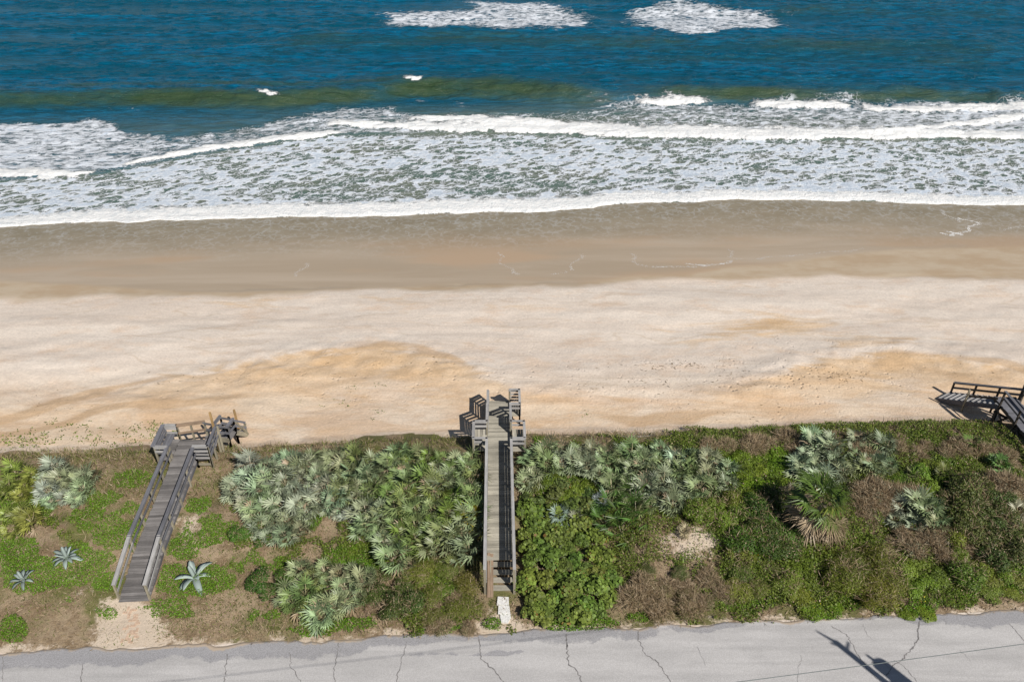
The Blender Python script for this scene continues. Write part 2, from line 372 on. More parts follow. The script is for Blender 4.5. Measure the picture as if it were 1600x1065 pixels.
yyg = Y - SL * X
on = yyg > 38
damp = np.where(yyg > 45, sst(-4, 5, Wl(pxg) - pyn + fbm(X * .5, Y * .5, 3) * 3), 0)
wet = np.where(yyg > 45, sst(-3, 4, Fl(pxg) - (pyg + fbm(X * .2 + 9, Y * .3, 3) * 3)), 0)
swash = np.where(yyg > 50, sst(75, 5, pyn - C0f(pxg)), 0)
dT = pyn - TA(pxg)
tan = sst(-18, 36, dT) * (1 - .6 * sst(20, 130, dT)) * np.interp(pxg, [820, 920, 1040, 1140], [1, .65, .65, 1])
tan = tan + .6 * blob(pxg, pyn, 1180, 515, 170, 30) + .35 * blob(pxg, pyn, 520, 475, 330, 14)
tan = tan * (yyg > 38)
arc = np.clip(np.sin(dT * .16 + fbm(X * .12, Y * .2, 3) * 5) * .5 + .5, 0, 1) ** 2 * (tan > .1) * sst(-6, 6, dT) * (1 - sst(50, 90, dT)) * np.clip(.5 + fbm(X * .1 + 4, Y * .1, 2), 0, 1)
arc = arc + .22 * (yyg > 38) * np.exp(-((pyn - 472 - 6 * np.sin(pxg * .01)) / 3) ** 2)
toe = sst(560, 640, pyn) * (yyg > 36.5)
edge_n = fbm(X * .35, Y * .35, 4)
veg = sst(37.3, 36.3, yyg + edge_n * 1.6 + fbm(X * .12 + 8, Y * 0, 2) * .9) * sst(22.6, 22.95, yyg + edge_n * .15)
bare = .05 + .9 * blob(pxg, pyg, 205, 975, 65, 45) + .62 * blob(pxg, pyg, 1085, 848, 78, 40) + .5 * blob(pxg, pyg, 300, 830, 45, 60) + .55 * blob(pxg, pyg, 360, 700, 60, 14) \
    + .55 * blob(pxg, pyg, 570, 845, 60, 18) + .35 * blob(pxg, pyg, 110, 900, 90, 60) + .5 * blob(pxg, pyg, 780, 975, 40, 40) + .6 * blob(pxg, pyg, 850, 945, 30, 14)
bare = bare + .45 * sst(23.8, 22.9, yyg)
bare = np.clip(bare, 0, 1)
foot = np.clip(blob(pxg, pyg, 1290, 590, 170, 60) + .5 * blob(pxg, pyg, 560, 590, 330, 60) + .4 * blob(pxg, pyg, 950, 590, 250, 50), 0, 1) + .08 * (yyg < 46)
nx = len(xs); ny = len(ys)
def gridfaces(nx, ny):
    i = np.arange(nx - 1)[None, :] + np.arange(ny - 1)[:, None] * nx
    return np.stack([i, i + 1, i + nx + 1, i + nx], -1).reshape(-1, 4)
me = mk_mesh('beach_ground', np.stack([X, Y, Z], -1).reshape(-1, 3), gridfaces(nx, ny), smooth=True,
             vattrs=dict(damp=damp, wet=wet, swash=swash, tan=tan, toe=toe, arc=arc, veg=veg, bare=bare, foot=foot))
tag(link('ground', me, M['ground']), kind='structure')

# ------------------------------------------------------------------ sea
sx = np.concatenate([[-5000, -2500, -1200, -600, -350, -220, -170], np.arange(-145, 145.01, .3), [170, 220, 350, 600, 1200, 2500, 5000]])
k = np.arange(0, 440); off = .28 * k + .00009 * k * k
off = np.concatenate([[0, .06, .14], off[1:], off[-1] + np.array([1, 3, 8, 20, 50, 120, 300, 800, 2000, 5000])])
X, O = np.meshgrid(sx, off)
yw0 = yw(X) + fbm(X * .35, X * 0 + 1.7, 4) * .9 * (np.abs(X) < 150)
Y = yw0 + O
Zs = np.full_like(X, .04)
pxs, pys = proj(X, Y, 0 * X)
wob = fbm(X * .08, Y * .12, 4); wob2 = fbm(X * .4 + 3, Y * .5, 4)
vis = (np.abs(X) < 160) & (Y < 260)
ramp_in = sst(0, 2.5, O)
far = 1 - sst(240, 400, Y)
# swell
sw = np.sin((Y - SL * X) * .42 + fbm(X * .018, Y * .03, 3) * 4.5) * (.5 + fbm(X * .02 + 7, Y * .03, 2) * .5)
Zs += sst(110, 128, Y) * far * (sw * .32 + fbm(X * .12, Y * .4, 3) * .30)
Zs += sst(8, 30, O) * far * fbm(X * .4, Y * .9, 4) * .30
Zs += ramp_in * far * (fbm(X * .8 + 30, Y * 1.1, 3) * .06 + .02)
def yline(pts, z=0): q = [P(a, b, z) for a, b in pts]; return (lambda x: np.interp(x, [p[0] for p in q], [p[1] for p in q])), q[0][0], q[-1][0]
green = np.zeros_like(X); solid = np.zeros_like(X); lace = np.zeros_like(X); streak = np.zeros_like(X)
# wave faces (pixel y of crest, thickness, amount)
def band(pts, th, amt, hgt, back=5.0):
    global Zs, green
    f, a, b = yline(pts); yc = f(X) + wob * 2.2 + wob2 * .5; d = Y - yc
    m = sst(a - 2, a + 12, X) * (1 - sst(b - 12, b + 2, X))
    prof = np.where(d < 0, np.exp(-(d / th) ** 2), np.exp(-(d / back) ** 2))
    Zs = Zs + m * prof * hgt
    green = np.maximum(green, amt * np.clip(.85 + wob * .4, .45, 1.1) * m * np.exp(-((d + th * .8) / (th * 1.1)) ** 2))
band([(-300, 158), (0, 156), (200, 152), (330, 156), (420, 158), (520, 152), (640, 142), (760, 140), (860, 146), (960, 152), (1010, 155)], 3.0, .95, 1.5)
band([(0, 138), (150, 135), (300, 133), (500, 132), (700, 136)], 2.6, .7, .4)
band([(950, 152), (1060, 150), (1150, 152), (1300, 152), (1420, 152), (1600, 156), (1900, 160)], 2.0, .95, 1.3)
band([(380, 66), (560, 58), (700, 54), (850, 56), (1000, 62), (1200, 66), (1400, 68), (1620, 70)], 7, .55, .9, 8)
band([(60, 88), (200, 84), (400, 88), (520, 92)], 4, .4, .3, 6)
band([(900, 92), (1100, 86), (1300, 88), (1600, 98)], 5, .45, .35, 6)
band([(950, 4), (1200, 6), (1600, 8)], 12, .45, .6, 12)
band([(500, 112), (700, 110), (1000, 118), (1300, 122), (1600, 120)], 3.5, .35, .3, 5)
# fronts of white water: band below a line in the photograph
def front(pts, thick, hgt, amt=1.0, soft=.8, fade=14):
    """pts: lower (shoreward) edge; thick: metres seaward"""
    global Zs, solid
    f, a, b = yline(pts); d = Y - (f(X) + wob2 * 1.0 + fbm(X * 1.4, Y * 1.4, 3) * .7)
    m = sst(a - .5, a + fade, X) * (1 - sst(b - fade, b + .5, X)) if fade else 1
    thk = np.interp((X - a) / (b - a), np.linspace(0, 1, len(thick)), thick)
    pr = sst(-soft * .6, soft * .5, d) * (1 - sst(thk * .25, thk * 1.6, d)) ** 1
    solid = np.maximum(solid, amt * m * pr)
    Zs = Zs + m * hgt * sst(-.3, .7, d) * (1 - sst(thk * .5, thk * 2.5, d))
d0 = O + wob2 * .3
solid = np.maximum(solid, sst(-.3, .1, d0) * (1 - sst(.2 + .8 * np.interp(pxs, [0, 300, 800, 1100, 1600], [0, .8, 1, .3, .2]), 4.4 + 1.4 * np.interp(pxs, [0, 300, 800, 1100, 1600], [0, 1, 1, 0, 0]), d0)))
Zs += .13 * sst(0, .5, O) * (1 - sst(3, 9, O))
front([(495, 196), (560, 201), (640, 204), (720, 207), (800, 209), (900, 212), (1000, 216), (1100, 219), (1200, 220), (1350, 219), (1480, 217), (1600, 218), (1900, 222)], [2, 3.4, 4.8, 5.2, 4.8, 3.6, 2.8, 2.2, 2], .4, fade=3)
front([(160, 266), (250, 251), (330, 237), (420, 225), (520, 213), (560, 206)], [.8, 2.2, 2.5, 2.5, 2], .3, fade=4)
front([(-200, 279), (0, 277), (60, 279), (110, 279), (150, 274), (215, 262)], [3, 3, 2.4, 1.6, .9], .3, fade=8)
front([(620, 192), (700, 193), (780, 197), (900, 200)], [2, 3.5, 3, 2], .2, .95, fade=3)
front([(1320, 213), (1420, 210), (1500, 201), (1560, 192), (1600, 187), (1750, 180)], [.8, 1.5, 2.5, 2.2], .3, fade=4)
front([(966, 160), (990, 164), (1020, 166), (1070, 165), (1100, 163), (1132, 161)], [1.2, 2.6, 2.6, 2.0, 1.0], .5, .95, fade=5)
front([(1152, 163), (1185, 169), (1220, 173), (1280, 171), (1350, 169)], [1.6, 3.8, 3.4, 2.4, 1.8], .5, .95, fade=4)
front([(1330, 172), (1400, 176), (1480, 177), (1540, 174), (1600, 176), (1800, 180)], [2, 3, 3, 3.5, 3.5], .3, .95, fade=3)
front([(396, 156), (422, 162), (448, 161)], [1.2, 1.5, 1.1], .1, .85, fade=2)
front([(625, 139), (650, 143), (670, 138)], [1.2, 1.8, 1.2], .1, .95, fade=2)
# lace fields, described by the pixel outline of the foam field
n1 = fbm(X * .1, Y * .15, 4) * 10
c1 = curve([(0, 280), (160, 270), (330, 238), (520, 211), (800, 208), (1000, 217), (1600, 218)])
inner = sst(-2, 6, pys - c1(pxs)) * sst(-1, 8, C0f(pxs) - pys)
lace = np.maximum(lace, inner * np.clip(.63 + .12 * wob - .16 * sst(40, 80, pys - c1(pxs)) * sst(380, 500, pxs) * (1 - sst(1000, 1200, pxs)), 0, 1))
lace = np.maximum(lace, inner * .95 * sst(38, 10, C0f(pxs) - pys) * .95)
streak = np.maximum(streak, inner * .75 * sst(50, 10, C0f(pxs) - pys))
up = curve([(-300, 195), (0, 196), (90, 192), (150, 181), (200, 200), (260, 205), (300, 206), (360, 196), (430, 182), (500, 168), (600, 168), (660, 178), (760, 182), (900, 168), (960, 160), (1100, 160), (1600, 160)])
dn = c1
mid = sst(-3, 8, pys + n1 * 1.2 + wob2 * 4 - up(pxs)) * sst(-2, 4, dn(pxs) - pys)
amtm = np.interp(pxs, [0, 180, 260, 420, 560, 700, 800, 930, 1000, 1150, 1400, 1600], [.74, .70, .58, .6, .62, .55, .42, .42, .55, .62, .66, .72])
streak = np.maximum(streak, mid * amtm)
lace = np.maximum(lace, mid * amtm * .6)
for cx, cy, rx, ry in ((790, 31, 150, 24), (690, 33, 105, 17), (1100, 34, 135, 22), (1055, 24, 90, 22), (1085, 48, 60, 13), (800, 14, 90, 14), (880, 40, 60, 12)):
    streak = np.maximum(streak, np.clip(1.15 * blob(pxs + n1 * 3, pys + n1 * .8, cx, cy, rx, ry), 0, .71))
for cx, cy, rx, ry in ((200, 172, 50, 5), (720, 165, 40, 14), (930, 160, 60, 12), (650, 158, 20, 5), (1230, 22, 30, 8)):
    streak = np.maximum(streak, .42 * blob(pxs + n1, pys, cx, cy, rx, ry))
shallow = sst(-14, 40, pys + n1 * .6 - curve([(0, 178), (200, 172), (500, 165), (800, 160), (1000, 150), (1600, 165)])(pxs)) * np.interp(pxs, [0, 350, 650, 1600], [.35, .5, .9, 1]) + .6 * inner
shallow = np.clip(shallow, 0, 1)
for nm in (green, solid, lace, streak): nm *= vis
# keep water above the sand near its edge
Zs = np.maximum(Zs, T(np.clip(X, -66, 66), yw0 + O) * (np.abs(X) < 66) * (O < 12) + .03)
Zs[0, :] = -.12
Zs = np.where(vis | (O < 60), Zs, .04)
me = mk_mesh('sea_surface', np.stack([X, Y, Zs], -1).reshape(-1, 3), gridfaces(len(sx), len(off)), smooth=True,
             vattrs=dict(green=np.clip(green, 0, 1), solid=np.clip(solid, 0, 1.2), lace=lace, streak=streak, shallow=shallow))
tag(link('water', me, M['water']), kind='structure')

# thin foam lines left on the wet sand
V = []; FF = []
for pl, n, sc in (([(778, 402), (786, 422), (800, 438), (815, 445)], 160, .05), ([(907, 406), (900, 422), (884, 438), (868, 445)], 160, .05), ([(984, 404), (990, 418), (1002, 429), (1050, 432), (1090, 430)], 320, .05),
                  ([(1136, 398), (1141, 412), (1152, 417), (1200, 414), (1290, 404), (1352, 398)], 380, .05), ([(1070, 424), (1082, 429), (1110, 429), (1140, 419)], 300, .06), ([(1468, 366), (1480, 374), (1500, 366), (1528, 350), (1522, 342), (1500, 336)], 600, .08),
                  ([(1480, 364), (1500, 371)], 200, .08), ([(1560, 362), (1600, 352)], 160, .05), ([(480, 420), (466, 445)], 160, .04), ([(1500, 345), (1470, 320)], 220, .05)):
    w_ = [P(a, b, .8) for a, b in pl]; L = [0]; n = int(n * .8)
    for _ in range(3): w_ = [w_[0]] + [((a[0] * k + b[0] * (1 - k)), (a[1] * k + b[1] * (1 - k))) for a, b in zip(w_, w_[1:]) for k in (.75, .25)] + [w_[-1]]
    for a, b in zip(w_, w_[1:]): L.append(L[-1] + math.hypot(b[0] - a[0], b[1] - a[1]))
    for i in range(n):
        t = random.random() * L[-1]; x = np.interp(t, L, [q[0] for q in w_]) + random.gauss(0, .10) + .3 * math.sin(t * 2); y = np.interp(t, L, [q[1] for q in w_]) + random.gauss(0, .10) + .12 * math.sin(t * 1.3)
        z = tf(x, y) + .012; r = sc * random.uniform(.25, .8); b = len(V); a0 = random.random() * 6
        for q in range(5): a = a0 + q * 1.2566; V.append((x + math.cos(a) * r * random.uniform(.7, 1.9), y + math.sin(a) * r, z))
        FF.append([b, b + 1, b + 2, b + 3, b + 4])
tag(link('foam_flecks', mk_mesh('foam_flecks', V, FF), M['foam']), 'thin white foam lines left by the swash on the wet sand', 'foam', kind='stuff')

# ------------------------------------------------------------------ road
xs = np.concatenate([[-4000, -1000, -200, -80, -50], np.arange(-34, 34.01, .25), [50, 80, 200, 1000, 4000]])
offs = np.array([0, .03, .15, .3, .5, .8, 1.1, 1.4, 1.8, 2.2, 2.6, 3, 3.5, 4, 5, 6, 7])
X, O = np.meshgrid(xs, offs); jag = (fbm(X * .7, X * 0 + 4, 5) * .2 + fbm(X * 3.1, X * 0 + 9, 2) * .08) * (O < 1.5)
Y = 22.85 + SL * X + jag - O; Z = np.full_like(X, 5.012); Z[0, :] = 4.93
px_, py_ = proj(X, Y, Z)
ew = curve([(-200, 0.8), (0, 1.2), (120, 1.2), (300, 1.2), (450, 1.4), (600, 1.0), (780, .5), (880, 1.5), (1000, .75), (1100, .6), (1250, .35), (1400, .35), (1500, 1.1), (1600, 1.0)])
edge = sst(1.2, .2, O / np.maximum(ew(px_), .1) * .9) * np.interp(px_, [0, 250, 330, 1250, 1420, 1600], [1, .8, .9, .6, .8, 1])
edge = np.maximum(edge, .7 * blob(px_, py_, 760, 1020, 170, 8))
dirt = sst(.45, 0, O) * .75 + .3 * sst(.9, .2, O) * np.clip(fbm(X * .3, X * 0, 3) * 2, 0, 1)
me = mk_mesh('road', np.stack([X, Y, Z], -1).reshape(-1, 3), gridfaces(len(xs), len(offs))[:, ::-1], vattrs=dict(edge=edge, dirt=dirt))
road = tag(link('road', me, M['road']), kind='structure')
V = []; FF = []
cracks = [([(530, 1003), (524, 1035), (522, 1065)], 5), ([(635, 1000), (628, 1030), (620, 1065)], 5), ([(452, 1018), (455, 1040), (470, 1065)], 4), ([(748, 994), (752, 1028), (775, 1050), (790, 1070)], 6), ([(884, 990), (888, 1035), (903, 1050), (910, 1068)], 7),
          ([(995, 985), (1005, 1018), (1030, 1035), (1050, 1068)], 6), ([(1090, 1010), (1102, 1040)], 2), ([(1300, 978), (1322, 990), (1345, 1030)], 5), ([(1345, 1030), (1370, 1060), (1385, 1075)], 3), ([(1438, 968), (1434, 985), (1436, 997), (1418, 1020), (1410, 1030)], 8), ([(1410, 1030), (1396, 1040), (1385, 1055)], 5),
          ([(1398, 1030), (1418, 1046), (1434, 1066)], 4), ([(1575, 972), (1588, 986), (1604, 1004)], 4), ([(5, 1025), (3, 1065)], 3), ([(130, 1035), (126, 1068)], 5), ([(355, 1022), (350, 1068)], 5), ([(1252, 1022), (1248, 1045), (1244, 1068)], 2), ([(1348, 975), (1356, 992), (1366, 1000)], 2),
          ([(1498, 1015), (1508, 1022), (1516, 1032)], 2), ([(1360, 1035), (1375, 1033), (1392, 1044)], 2), ([(1475, 965), (1478, 975)], 3)]
for pl, wd in cracks:
    q = [Vector((*P(a, b, 5.018), 5.0175)) for a, b in pl]; pts = []
    for a, b in zip(q, q[1:]):
        n = max(3, int((b - a).length / .09))
        for i in range(n): pts.append(a.lerp(b, i / n) + Vector((random.gauss(0, .028), random.gauss(0, .028), 0)))
    pts.append(q[-1]); b0 = len(V)
    for i, p in enumerate(pts):
        d = (pts[min(i + 1, len(pts) - 1)] - pts[max(i - 1, 0)]).normalized(); nn = Vector((-d.y, d.x, 0)); hw = wd * .0036 * random.uniform(.4, 1.5)
        V += [p - nn * hw, p + nn * hw]
    for i in range(len(pts) - 1): a = b0 + 2 * i; FF.append([a, a + 2, a + 3, a + 1])
link('crack', mk_mesh('crack', [tuple(v) for v in V], FF), M['crack'], road)

# ------------------------------------------------------------------ walkway builders
def part(mb, name, mat, root): return mb.build(name, M[mat], root)
def planks(root, a, b, width, mat, name='deck', gap=.012, pw=.14, th=.04, jit=.03):
    """boards across a run from a to b (centre line)"""
    a = Vector(a); b = Vector(b); d = b - a; L = d.length; d.normalize(); r = d.cross(Vector((0, 0, 1))).normalized(); up = r.cross(d); m = MB(); n = max(1, int(L / (pw + gap)))
    for i in range(n):
        c = a + d * ((i + .5) * L / n); j = random.uniform(-jit, jit)
        m.beam(c - r * (width / 2 + j) + up * random.uniform(-.004, .004), c + r * (width / 2 + j), L / n - gap, th, up=up)
    return part(m, name, mat, root)
def gz(p, sink=.3): return float(T(p.x, p.y)) - sink
def rail(root, a, b, h=1.05, mids=(.5,), capw=.14, mat='rail_pale', pmat='frame', n=None, posts=True, ends=(True, True), mh=.14, cap=True, down=True, base=0.0):
    a = Vector(a); b = Vector(b); L = (b - a).length; up = Vector((0, 0, 1)); d = (b - a).normalized(); r = Vector((d.y, -d.x, 0)).normalized() * .06
    if cap: m = MB(); m.beam(a + up * h - d * .05, b + up * h + d * .05, capw, .045); part(m, 'cap_rail', mat, root)
    m = MB(); m.beam(a + up * (h - .075) + r, b + up * (h - .075) + r, .035, .10); part(m, 'top_rail', mat, root)
    for q in mids: m = MB(); m.beam(a + up * q + r, b + up * q + r, .035, mh); part(m, 'mid_rail', mat, root)
    if not posts: return
    n = n or max(1, round(L / 1.7))
    for i in range(n + 1):
        if (i == 0 and not ends[0]) or (i == n and not ends[1]): continue
        p = a.lerp(b, i / n); m = MB(); lo = Vector((p.x, p.y, gz(p) if down else p.z - .25)); m.beam(lo, p + up * (h - .03), .095, .095, up=(0, 1, 0)); part(m, 'post', pmat, root)
def joists(root, a, b, width, mat='frame', h=.2):
    a = Vector(a); b = Vector(b); d = (b - a).normalized(); r = d.cross(Vector((0, 0, 1))).normalized()
    for s in (-1, 1):
        m = MB(); o = r * (s * (width / 2 - .05)) + Vector((0, 0, -.03 - h / 2)); m.beam(a + o, b + o, .045, h); part(m, 'joist', mat, root)
def flight(root, a, b, width, n, mat, smat='frame', drop_face=True, tw=.27):
    """treads from a (top) down to b"""
    a = Vector(a); b = Vector(b); hd = Vector((b.x - a.x, b.y - a.y, 0)); r = hd.normalized().cross(Vector((0, 0, 1)))
    for i in range(n):
        c = a.lerp(b, (i + 1) / (n + .5)); m = MB(); m.beam(c - r * width / 2, c + r * width / 2, tw, .045); part(m, 'tread', mat, root)
    for s in (-1, 1):
        m = MB(); o = r * (s * (width / 2 + .03)); m.beam(a + o - Vector((0, 0, .12)), b + o - Vector((0, 0, .12)), .045, .26); part(m, 'stringer', smat, root)

# --- straight middle walkway
D = 5.72
def cx(y): return -.58 - .017 * (y - 25)
mid_ = empty('boardwalk', (cx(31), 31, float(T(-.6, 31))), 'straight pale weathered boardwalk over the dune in the middle, with stepped seaward end', 'boardwalk')
def c3(y, dx=0, z=D): return Vector((cx(y) + dx, y, z))
HW = .69
planks(mid_, c3(26.35), c3(37.25), 1.36, 'deck_pale'); joists(mid_, c3(26.35), c3(37.25), 1.36)
for s in (-1, 1):
    rail(mid_, c3(24.95, s * HW, D - .0), c3(34.2, s * HW), 1.03, (.12, .36, .60, .84), n=6, mh=.17)
    # bay with bench
    bx0, bx1 = s * HW, s * (HW + .76)
    rail(mid_, c3(34.2, bx0), c3(34.2, bx1), 1.03, (.68,), n=1, ends=(False, True)); rail(mid_, c3(34.25, bx1), c3(35.7, bx1), 1.03, (.12, .36, .60, .84), n=1, posts=False, mh=.17)
    rail(mid_, c3(35.7, bx1), c3(35.7, bx0), 1.03, (.68,), n=1)
    m = MB()
    for i in range(4): m.beam(c3(34.28 + 0, s * (HW + .16 + i * .155), D + .45), c3(35.62, s * (HW + .16 + i * .155), D + .45), .14, .04)
    part(m, 'bench_seat', 'deck_pale', mid_)
    planks(mid_, c3(34.25, s * (HW + .37), D - .002), c3(35.65, s * (HW + .37), D - .002), .72, 'deck_pale', 'bay_deck')
    rail(mid_, c3(35.7, s * HW), c3(37.25, s * HW), 1.03, (.12, .36, .60, .84), n=1, ends=(False, True), mh=.17)
    # sloping rails down flight one, level by the landing, down flight two
    L1 = D - 1.05
    rail(mid_, c3(37.3, s * HW), c3(38.6, s * HW, L1), 1.03, (.16, .45, .74), n=1, posts=False, mh=.13)
    if s < 0: rail(mid_, c3(38.6, s * HW, L1), c3(40.0, s * HW, L1), 1.03, (.12, .36, .60, .84), n=1, mh=.12)
    rail(mid_, c3(40.05, s * HW, L1), c3(41.15, s * HW, L1 - .8), .95, (.16, .42, .70), n=1, ends=(False, True), mh=.13)
flight(mid_, c3(37.25), c3(38.6, 0, L1), 1.3, 5, 'deck_pale')
planks(mid_, c3(38.55, 0, L1), c3(40.0, 0, L1), 1.36, 'deck_pale', 'lower_landing'); joists(mid_, c3(38.55, 0, L1), c3(40, 0, L1), 1.36)
flight(mid_, c3(40.0, 0, L1), c3(41.2, 0, L1 - .85), 1.3, 4, 'deck_pale')
# bay on the right of the lower landing
rail(mid_, c3(38.7, HW, L1), c3(38.7, HW + .6, L1), 1.03, (.68,), n=1); rail(mid_, c3(38.7, HW + .6, L1), c3(40.1, HW + .6, L1), 1.03, (.12, .36, .60, .84), n=1, posts=True)
rail(mid_, c3(40.1, HW + .6, L1), c3(40.1, HW, L1), 1.03, (.12, .36, .60, .84), n=1)
planks(mid_, c3(38.7, HW + .3, L1 - .002), c3(40.1, HW + .3, L1 - .002), .58, 'deck_pale', 'bay_deck')
# posts under bays
for s in (-1, 1):
    for y in (34.6, 35.4):
        m = MB(); p = c3(y, s * (HW + .4)); m.beam((p.x, p.y, gz(p)), p - Vector((0, 0, .05)), .1, .1, up=(0, 1, 0)); part(m, 'post', 'frame', mid_)
# landward steps
for i in range(4):
    y = 26.2 - .36 * i; z = D - .135 * (i + 1); m = MB(); m.beam(c3(y, -.42, z), c3(y, .66 + .02 * i, z), .30, .05); part(m, 'tread', 'deck_pale', mid_)
for s in (-.44, .66): m = MB(); m.beam(c3(26.35, s, D - .1), c3(24.9, s, D - .66), .045, .22); part(m, 'stringer', 'frame', mid_)
m = MB(); m.beam(c3(26.75, -.52, D + .05), c3(24.6, -.52, 5.14), .14, .045); m.beam(c3(26.7, -.375, D + .05), c3(24.6, -.375, 5.14), .14, .045); part(m, 'ramp_plank', 'brown', mid_)
for s in (-1, 1): m = MB(); m.beam(c3(24.85, s * HW, 5.0), c3(24.85, s * HW, D + .9), .11, .11, up=(0, 1, 0)); part(m, 'post', 'frame', mid_)

# stones in front of the steps
stl = ['pale square paving stone nearest the foot of the middle walkway steps', 'pale square paving stone in the middle of the short row of three', 'pale paving stone with a broken corner nearest the road']
for i, py in enumerate((939, 953, 966)):
    p = G(786 + i * 1.5, py); hw = .28; bmv = []
    corners = [(-hw, -.22), (hw, -.24), (hw - .02, .2), (-hw + .03, .22)]
    if i == 2: corners = [(-.16, -.24), (.14, -.26), (.27, .0), (.25, .2), (-.26, .22)]
    n = len(corners); v = [(x, y, -.05) for x, y in corners] + [(x, y, .05) for x, y in corners]; f = [tuple(range(n, 2 * n)), tuple(range(n))[::-1]] + [(j, (j + 1) % n, n + (j + 1) % n, n + j) for j in range(n)]
    me = bpy.data.meshes.new('paving_stone'); me.from_pydata(v, [], f); me.materials.append(M['stone'])
    o = link('paving_stone', me, None, None, p + Vector((0, 0, .03))); o.rotation_euler = (0, 0, random.uniform(-.06, .06)); tag(o, stl[i], 'paving stone', 'paving stones below the middle steps')

# --- left walkway
def lx(y): return -17.75 - .06 * (y - 24.4)
lw = empty('boardwalk', (lx(30), 30, float(T(lx(30), 30))), 'dark grey boardwalk on the left with ramp, corner bench and short stair', 'boardwalk')
def l3(y, dx=0, z=5.92): return Vector((lx(y) + dx, y, z))
LZ = 5.92; zs = 5.14; yk = 27.0
planks(lw, l3(24.35, 0, zs), l3(yk, 0, LZ - .25), 1.4, 'deck_grey'); planks(lw, l3(yk, 0, LZ - .25), l3(35.0, 0, LZ), 1.4, 'deck_grey')
joists(lw, l3(24.35, 0, zs), l3(yk, 0, LZ - .25), 1.46, 'rail_grey'); joists(lw, l3(yk, 0, LZ - .25), l3(35, 0, LZ), 1.46, 'rail_grey')
for s in (-1, 1):
    e = 33.5 if s < 0 else 33.3
    rail(lw, l3(24.5, s * .72, zs + .03), l3(yk, s * .72, LZ - .25), 1.03, (.52,), .17, 'rail_pale', 'frame', n=1, ends=(True, False), mh=.14)  # paler wood on the sloping ramp rails paints in their sky reflection
    rail(lw, l3(yk, s * .72, LZ - .25), l3(e, s * .72, LZ - .04), 1.03, (.52,), .17, 'rail_grey', 'frame', n=4, mh=.14)
# bench corner on the left of the landing
m = MB()
for i in range(3): m.beam(l3(33.3, -.95 - .16 * i, LZ + .45), l3(35.0, -.95 - .16 * i, LZ + .45), .15, .045)
part(m, 'bench_seat', 'rail_grey', lw)
m = MB()
for i in range(3): m.beam(l3(33.25, -1.36 - .03 * i, LZ + .62 + .16 * i), l3(35.05, -1.36 - .03 * i, LZ + .62 + .16 * i), .03, .15)
part(m, 'bench_back', 'rail_grey', lw)
m = MB(); m.beam(l3(33.2, -1.47, LZ + 1.06), l3(35.1, -1.47, LZ + 1.06), .22, .045); part(m, 'cap_rail', 'rail_grey', lw)
planks(lw, l3(33.3, -1.07, LZ - .01), l3(35.05, -1.07, LZ - .01), .7, 'deck_grey', 'bay_deck')
rail(lw, l3(33.25, -1.4, LZ), l3(33.25, -.75, LZ), 1.03, (.7,), .15, 'rail_pale', n=1)
rail(lw, l3(35.1, -1.45, LZ), l3(35.1, -.75, LZ), 1.03, (.5, .8,), .15, 'rail_pale', n=1)
for y in (33.4, 34.9):
    m = MB(); p = l3(y, -1.35); m.beam((p.x, p.y, gz(p)), (p.x, p.y, LZ), .1, .1, up=(0, 1, 0)); part(m, 'post', 'frame', lw)
# far rail and right wing of the landing
rail(lw, l3(35.1, -.72, LZ), l3(35.45, .75, LZ), 1.03, (.45,), .13, 'brown', n=2)
planks(lw, l3(33.35, 1.1, LZ - .012), l3(35.4, 1.1, LZ - .012), .8, 'deck_grey', 'bay_deck')
rail(lw, l3(33.3, .72, LZ), l3(33.3, 1.5, LZ), 1.03, (.2, .45, .7), .15, 'rail_pale', n=1, mh=.12)
rail(lw, l3(33.3, 1.52, LZ), l3(34.9, 1.52, LZ), 1.03, (.4, .7), .15, 'rail_grey', n=2)
for z in (.3, .75): m = MB(); m.beam(l3(33.28, .7, LZ - z), l3(33.28, 1.55, LZ - z), .04, .14); part(m, 'brace', 'frame', lw)
# stair to the sand
S0 = Vector((-17.2, 35.2, LZ)); S1 = Vector((-17.1, 36.05, LZ - .8)); S2 = Vector((-16.95, 36.85, LZ - .82)); S3 = Vector((-16.7, 37.7, 4.25))
flight(lw, S0, S1, .8, 4, 'deck_grey'); planks(lw, S1, S2, 1.0, 'deck_grey', 'lower_landing'); flight(lw, S2, S3, .9, 3, 'deck_grey')
for s in (-1, 1):
    o = Vector((s * .42, -.12 * s, 0))
    rail(lw, S0 + o, S1 + o, 1.0, (.5,), .15, 'rail_grey', n=1, posts=s > 0)
    rail(lw, S1 + o, S2 + o, 1.0, (.5,), .15, 'rail_grey', n=1)
    rail(lw, S2 + o, S3 + o, .9, (.45,), .15, 'rail_grey', n=1)
m = MB(); a = S2 + Vector((.5, -.1, -.1)); b = S3 + Vector((.5, -.1, .7)); m.beam(a, b, .04, .1); m.beam(a + Vector((0, 0, .8)), b - Vector((0, 0, .8)), .04, .1); part(m, 'cross_brace', 'frame', lw)
# two loose poles standing by the stair
for (bx_, by_, tx_, ty_, zt, lb) in ((343, 701, 328, 643, 2.75, 'tall tan wooden pole standing beside the upper stair of the left walkway'), (374, 674, 365.5, 643, 1.7, 'shorter tan wooden pole standing where the left walkway stair meets the sand')):
    p = G(bx_, by_); m = MB(); m.beam(p - Vector((0, 0, .3)), p + Vector((-.02, .03, zt)), .11, .11, up=(0, 1, 0)); o = m.build('wooden_pole', M['tan'], None, p); tag(o, lb, 'pole', 'tan poles by the left stair')
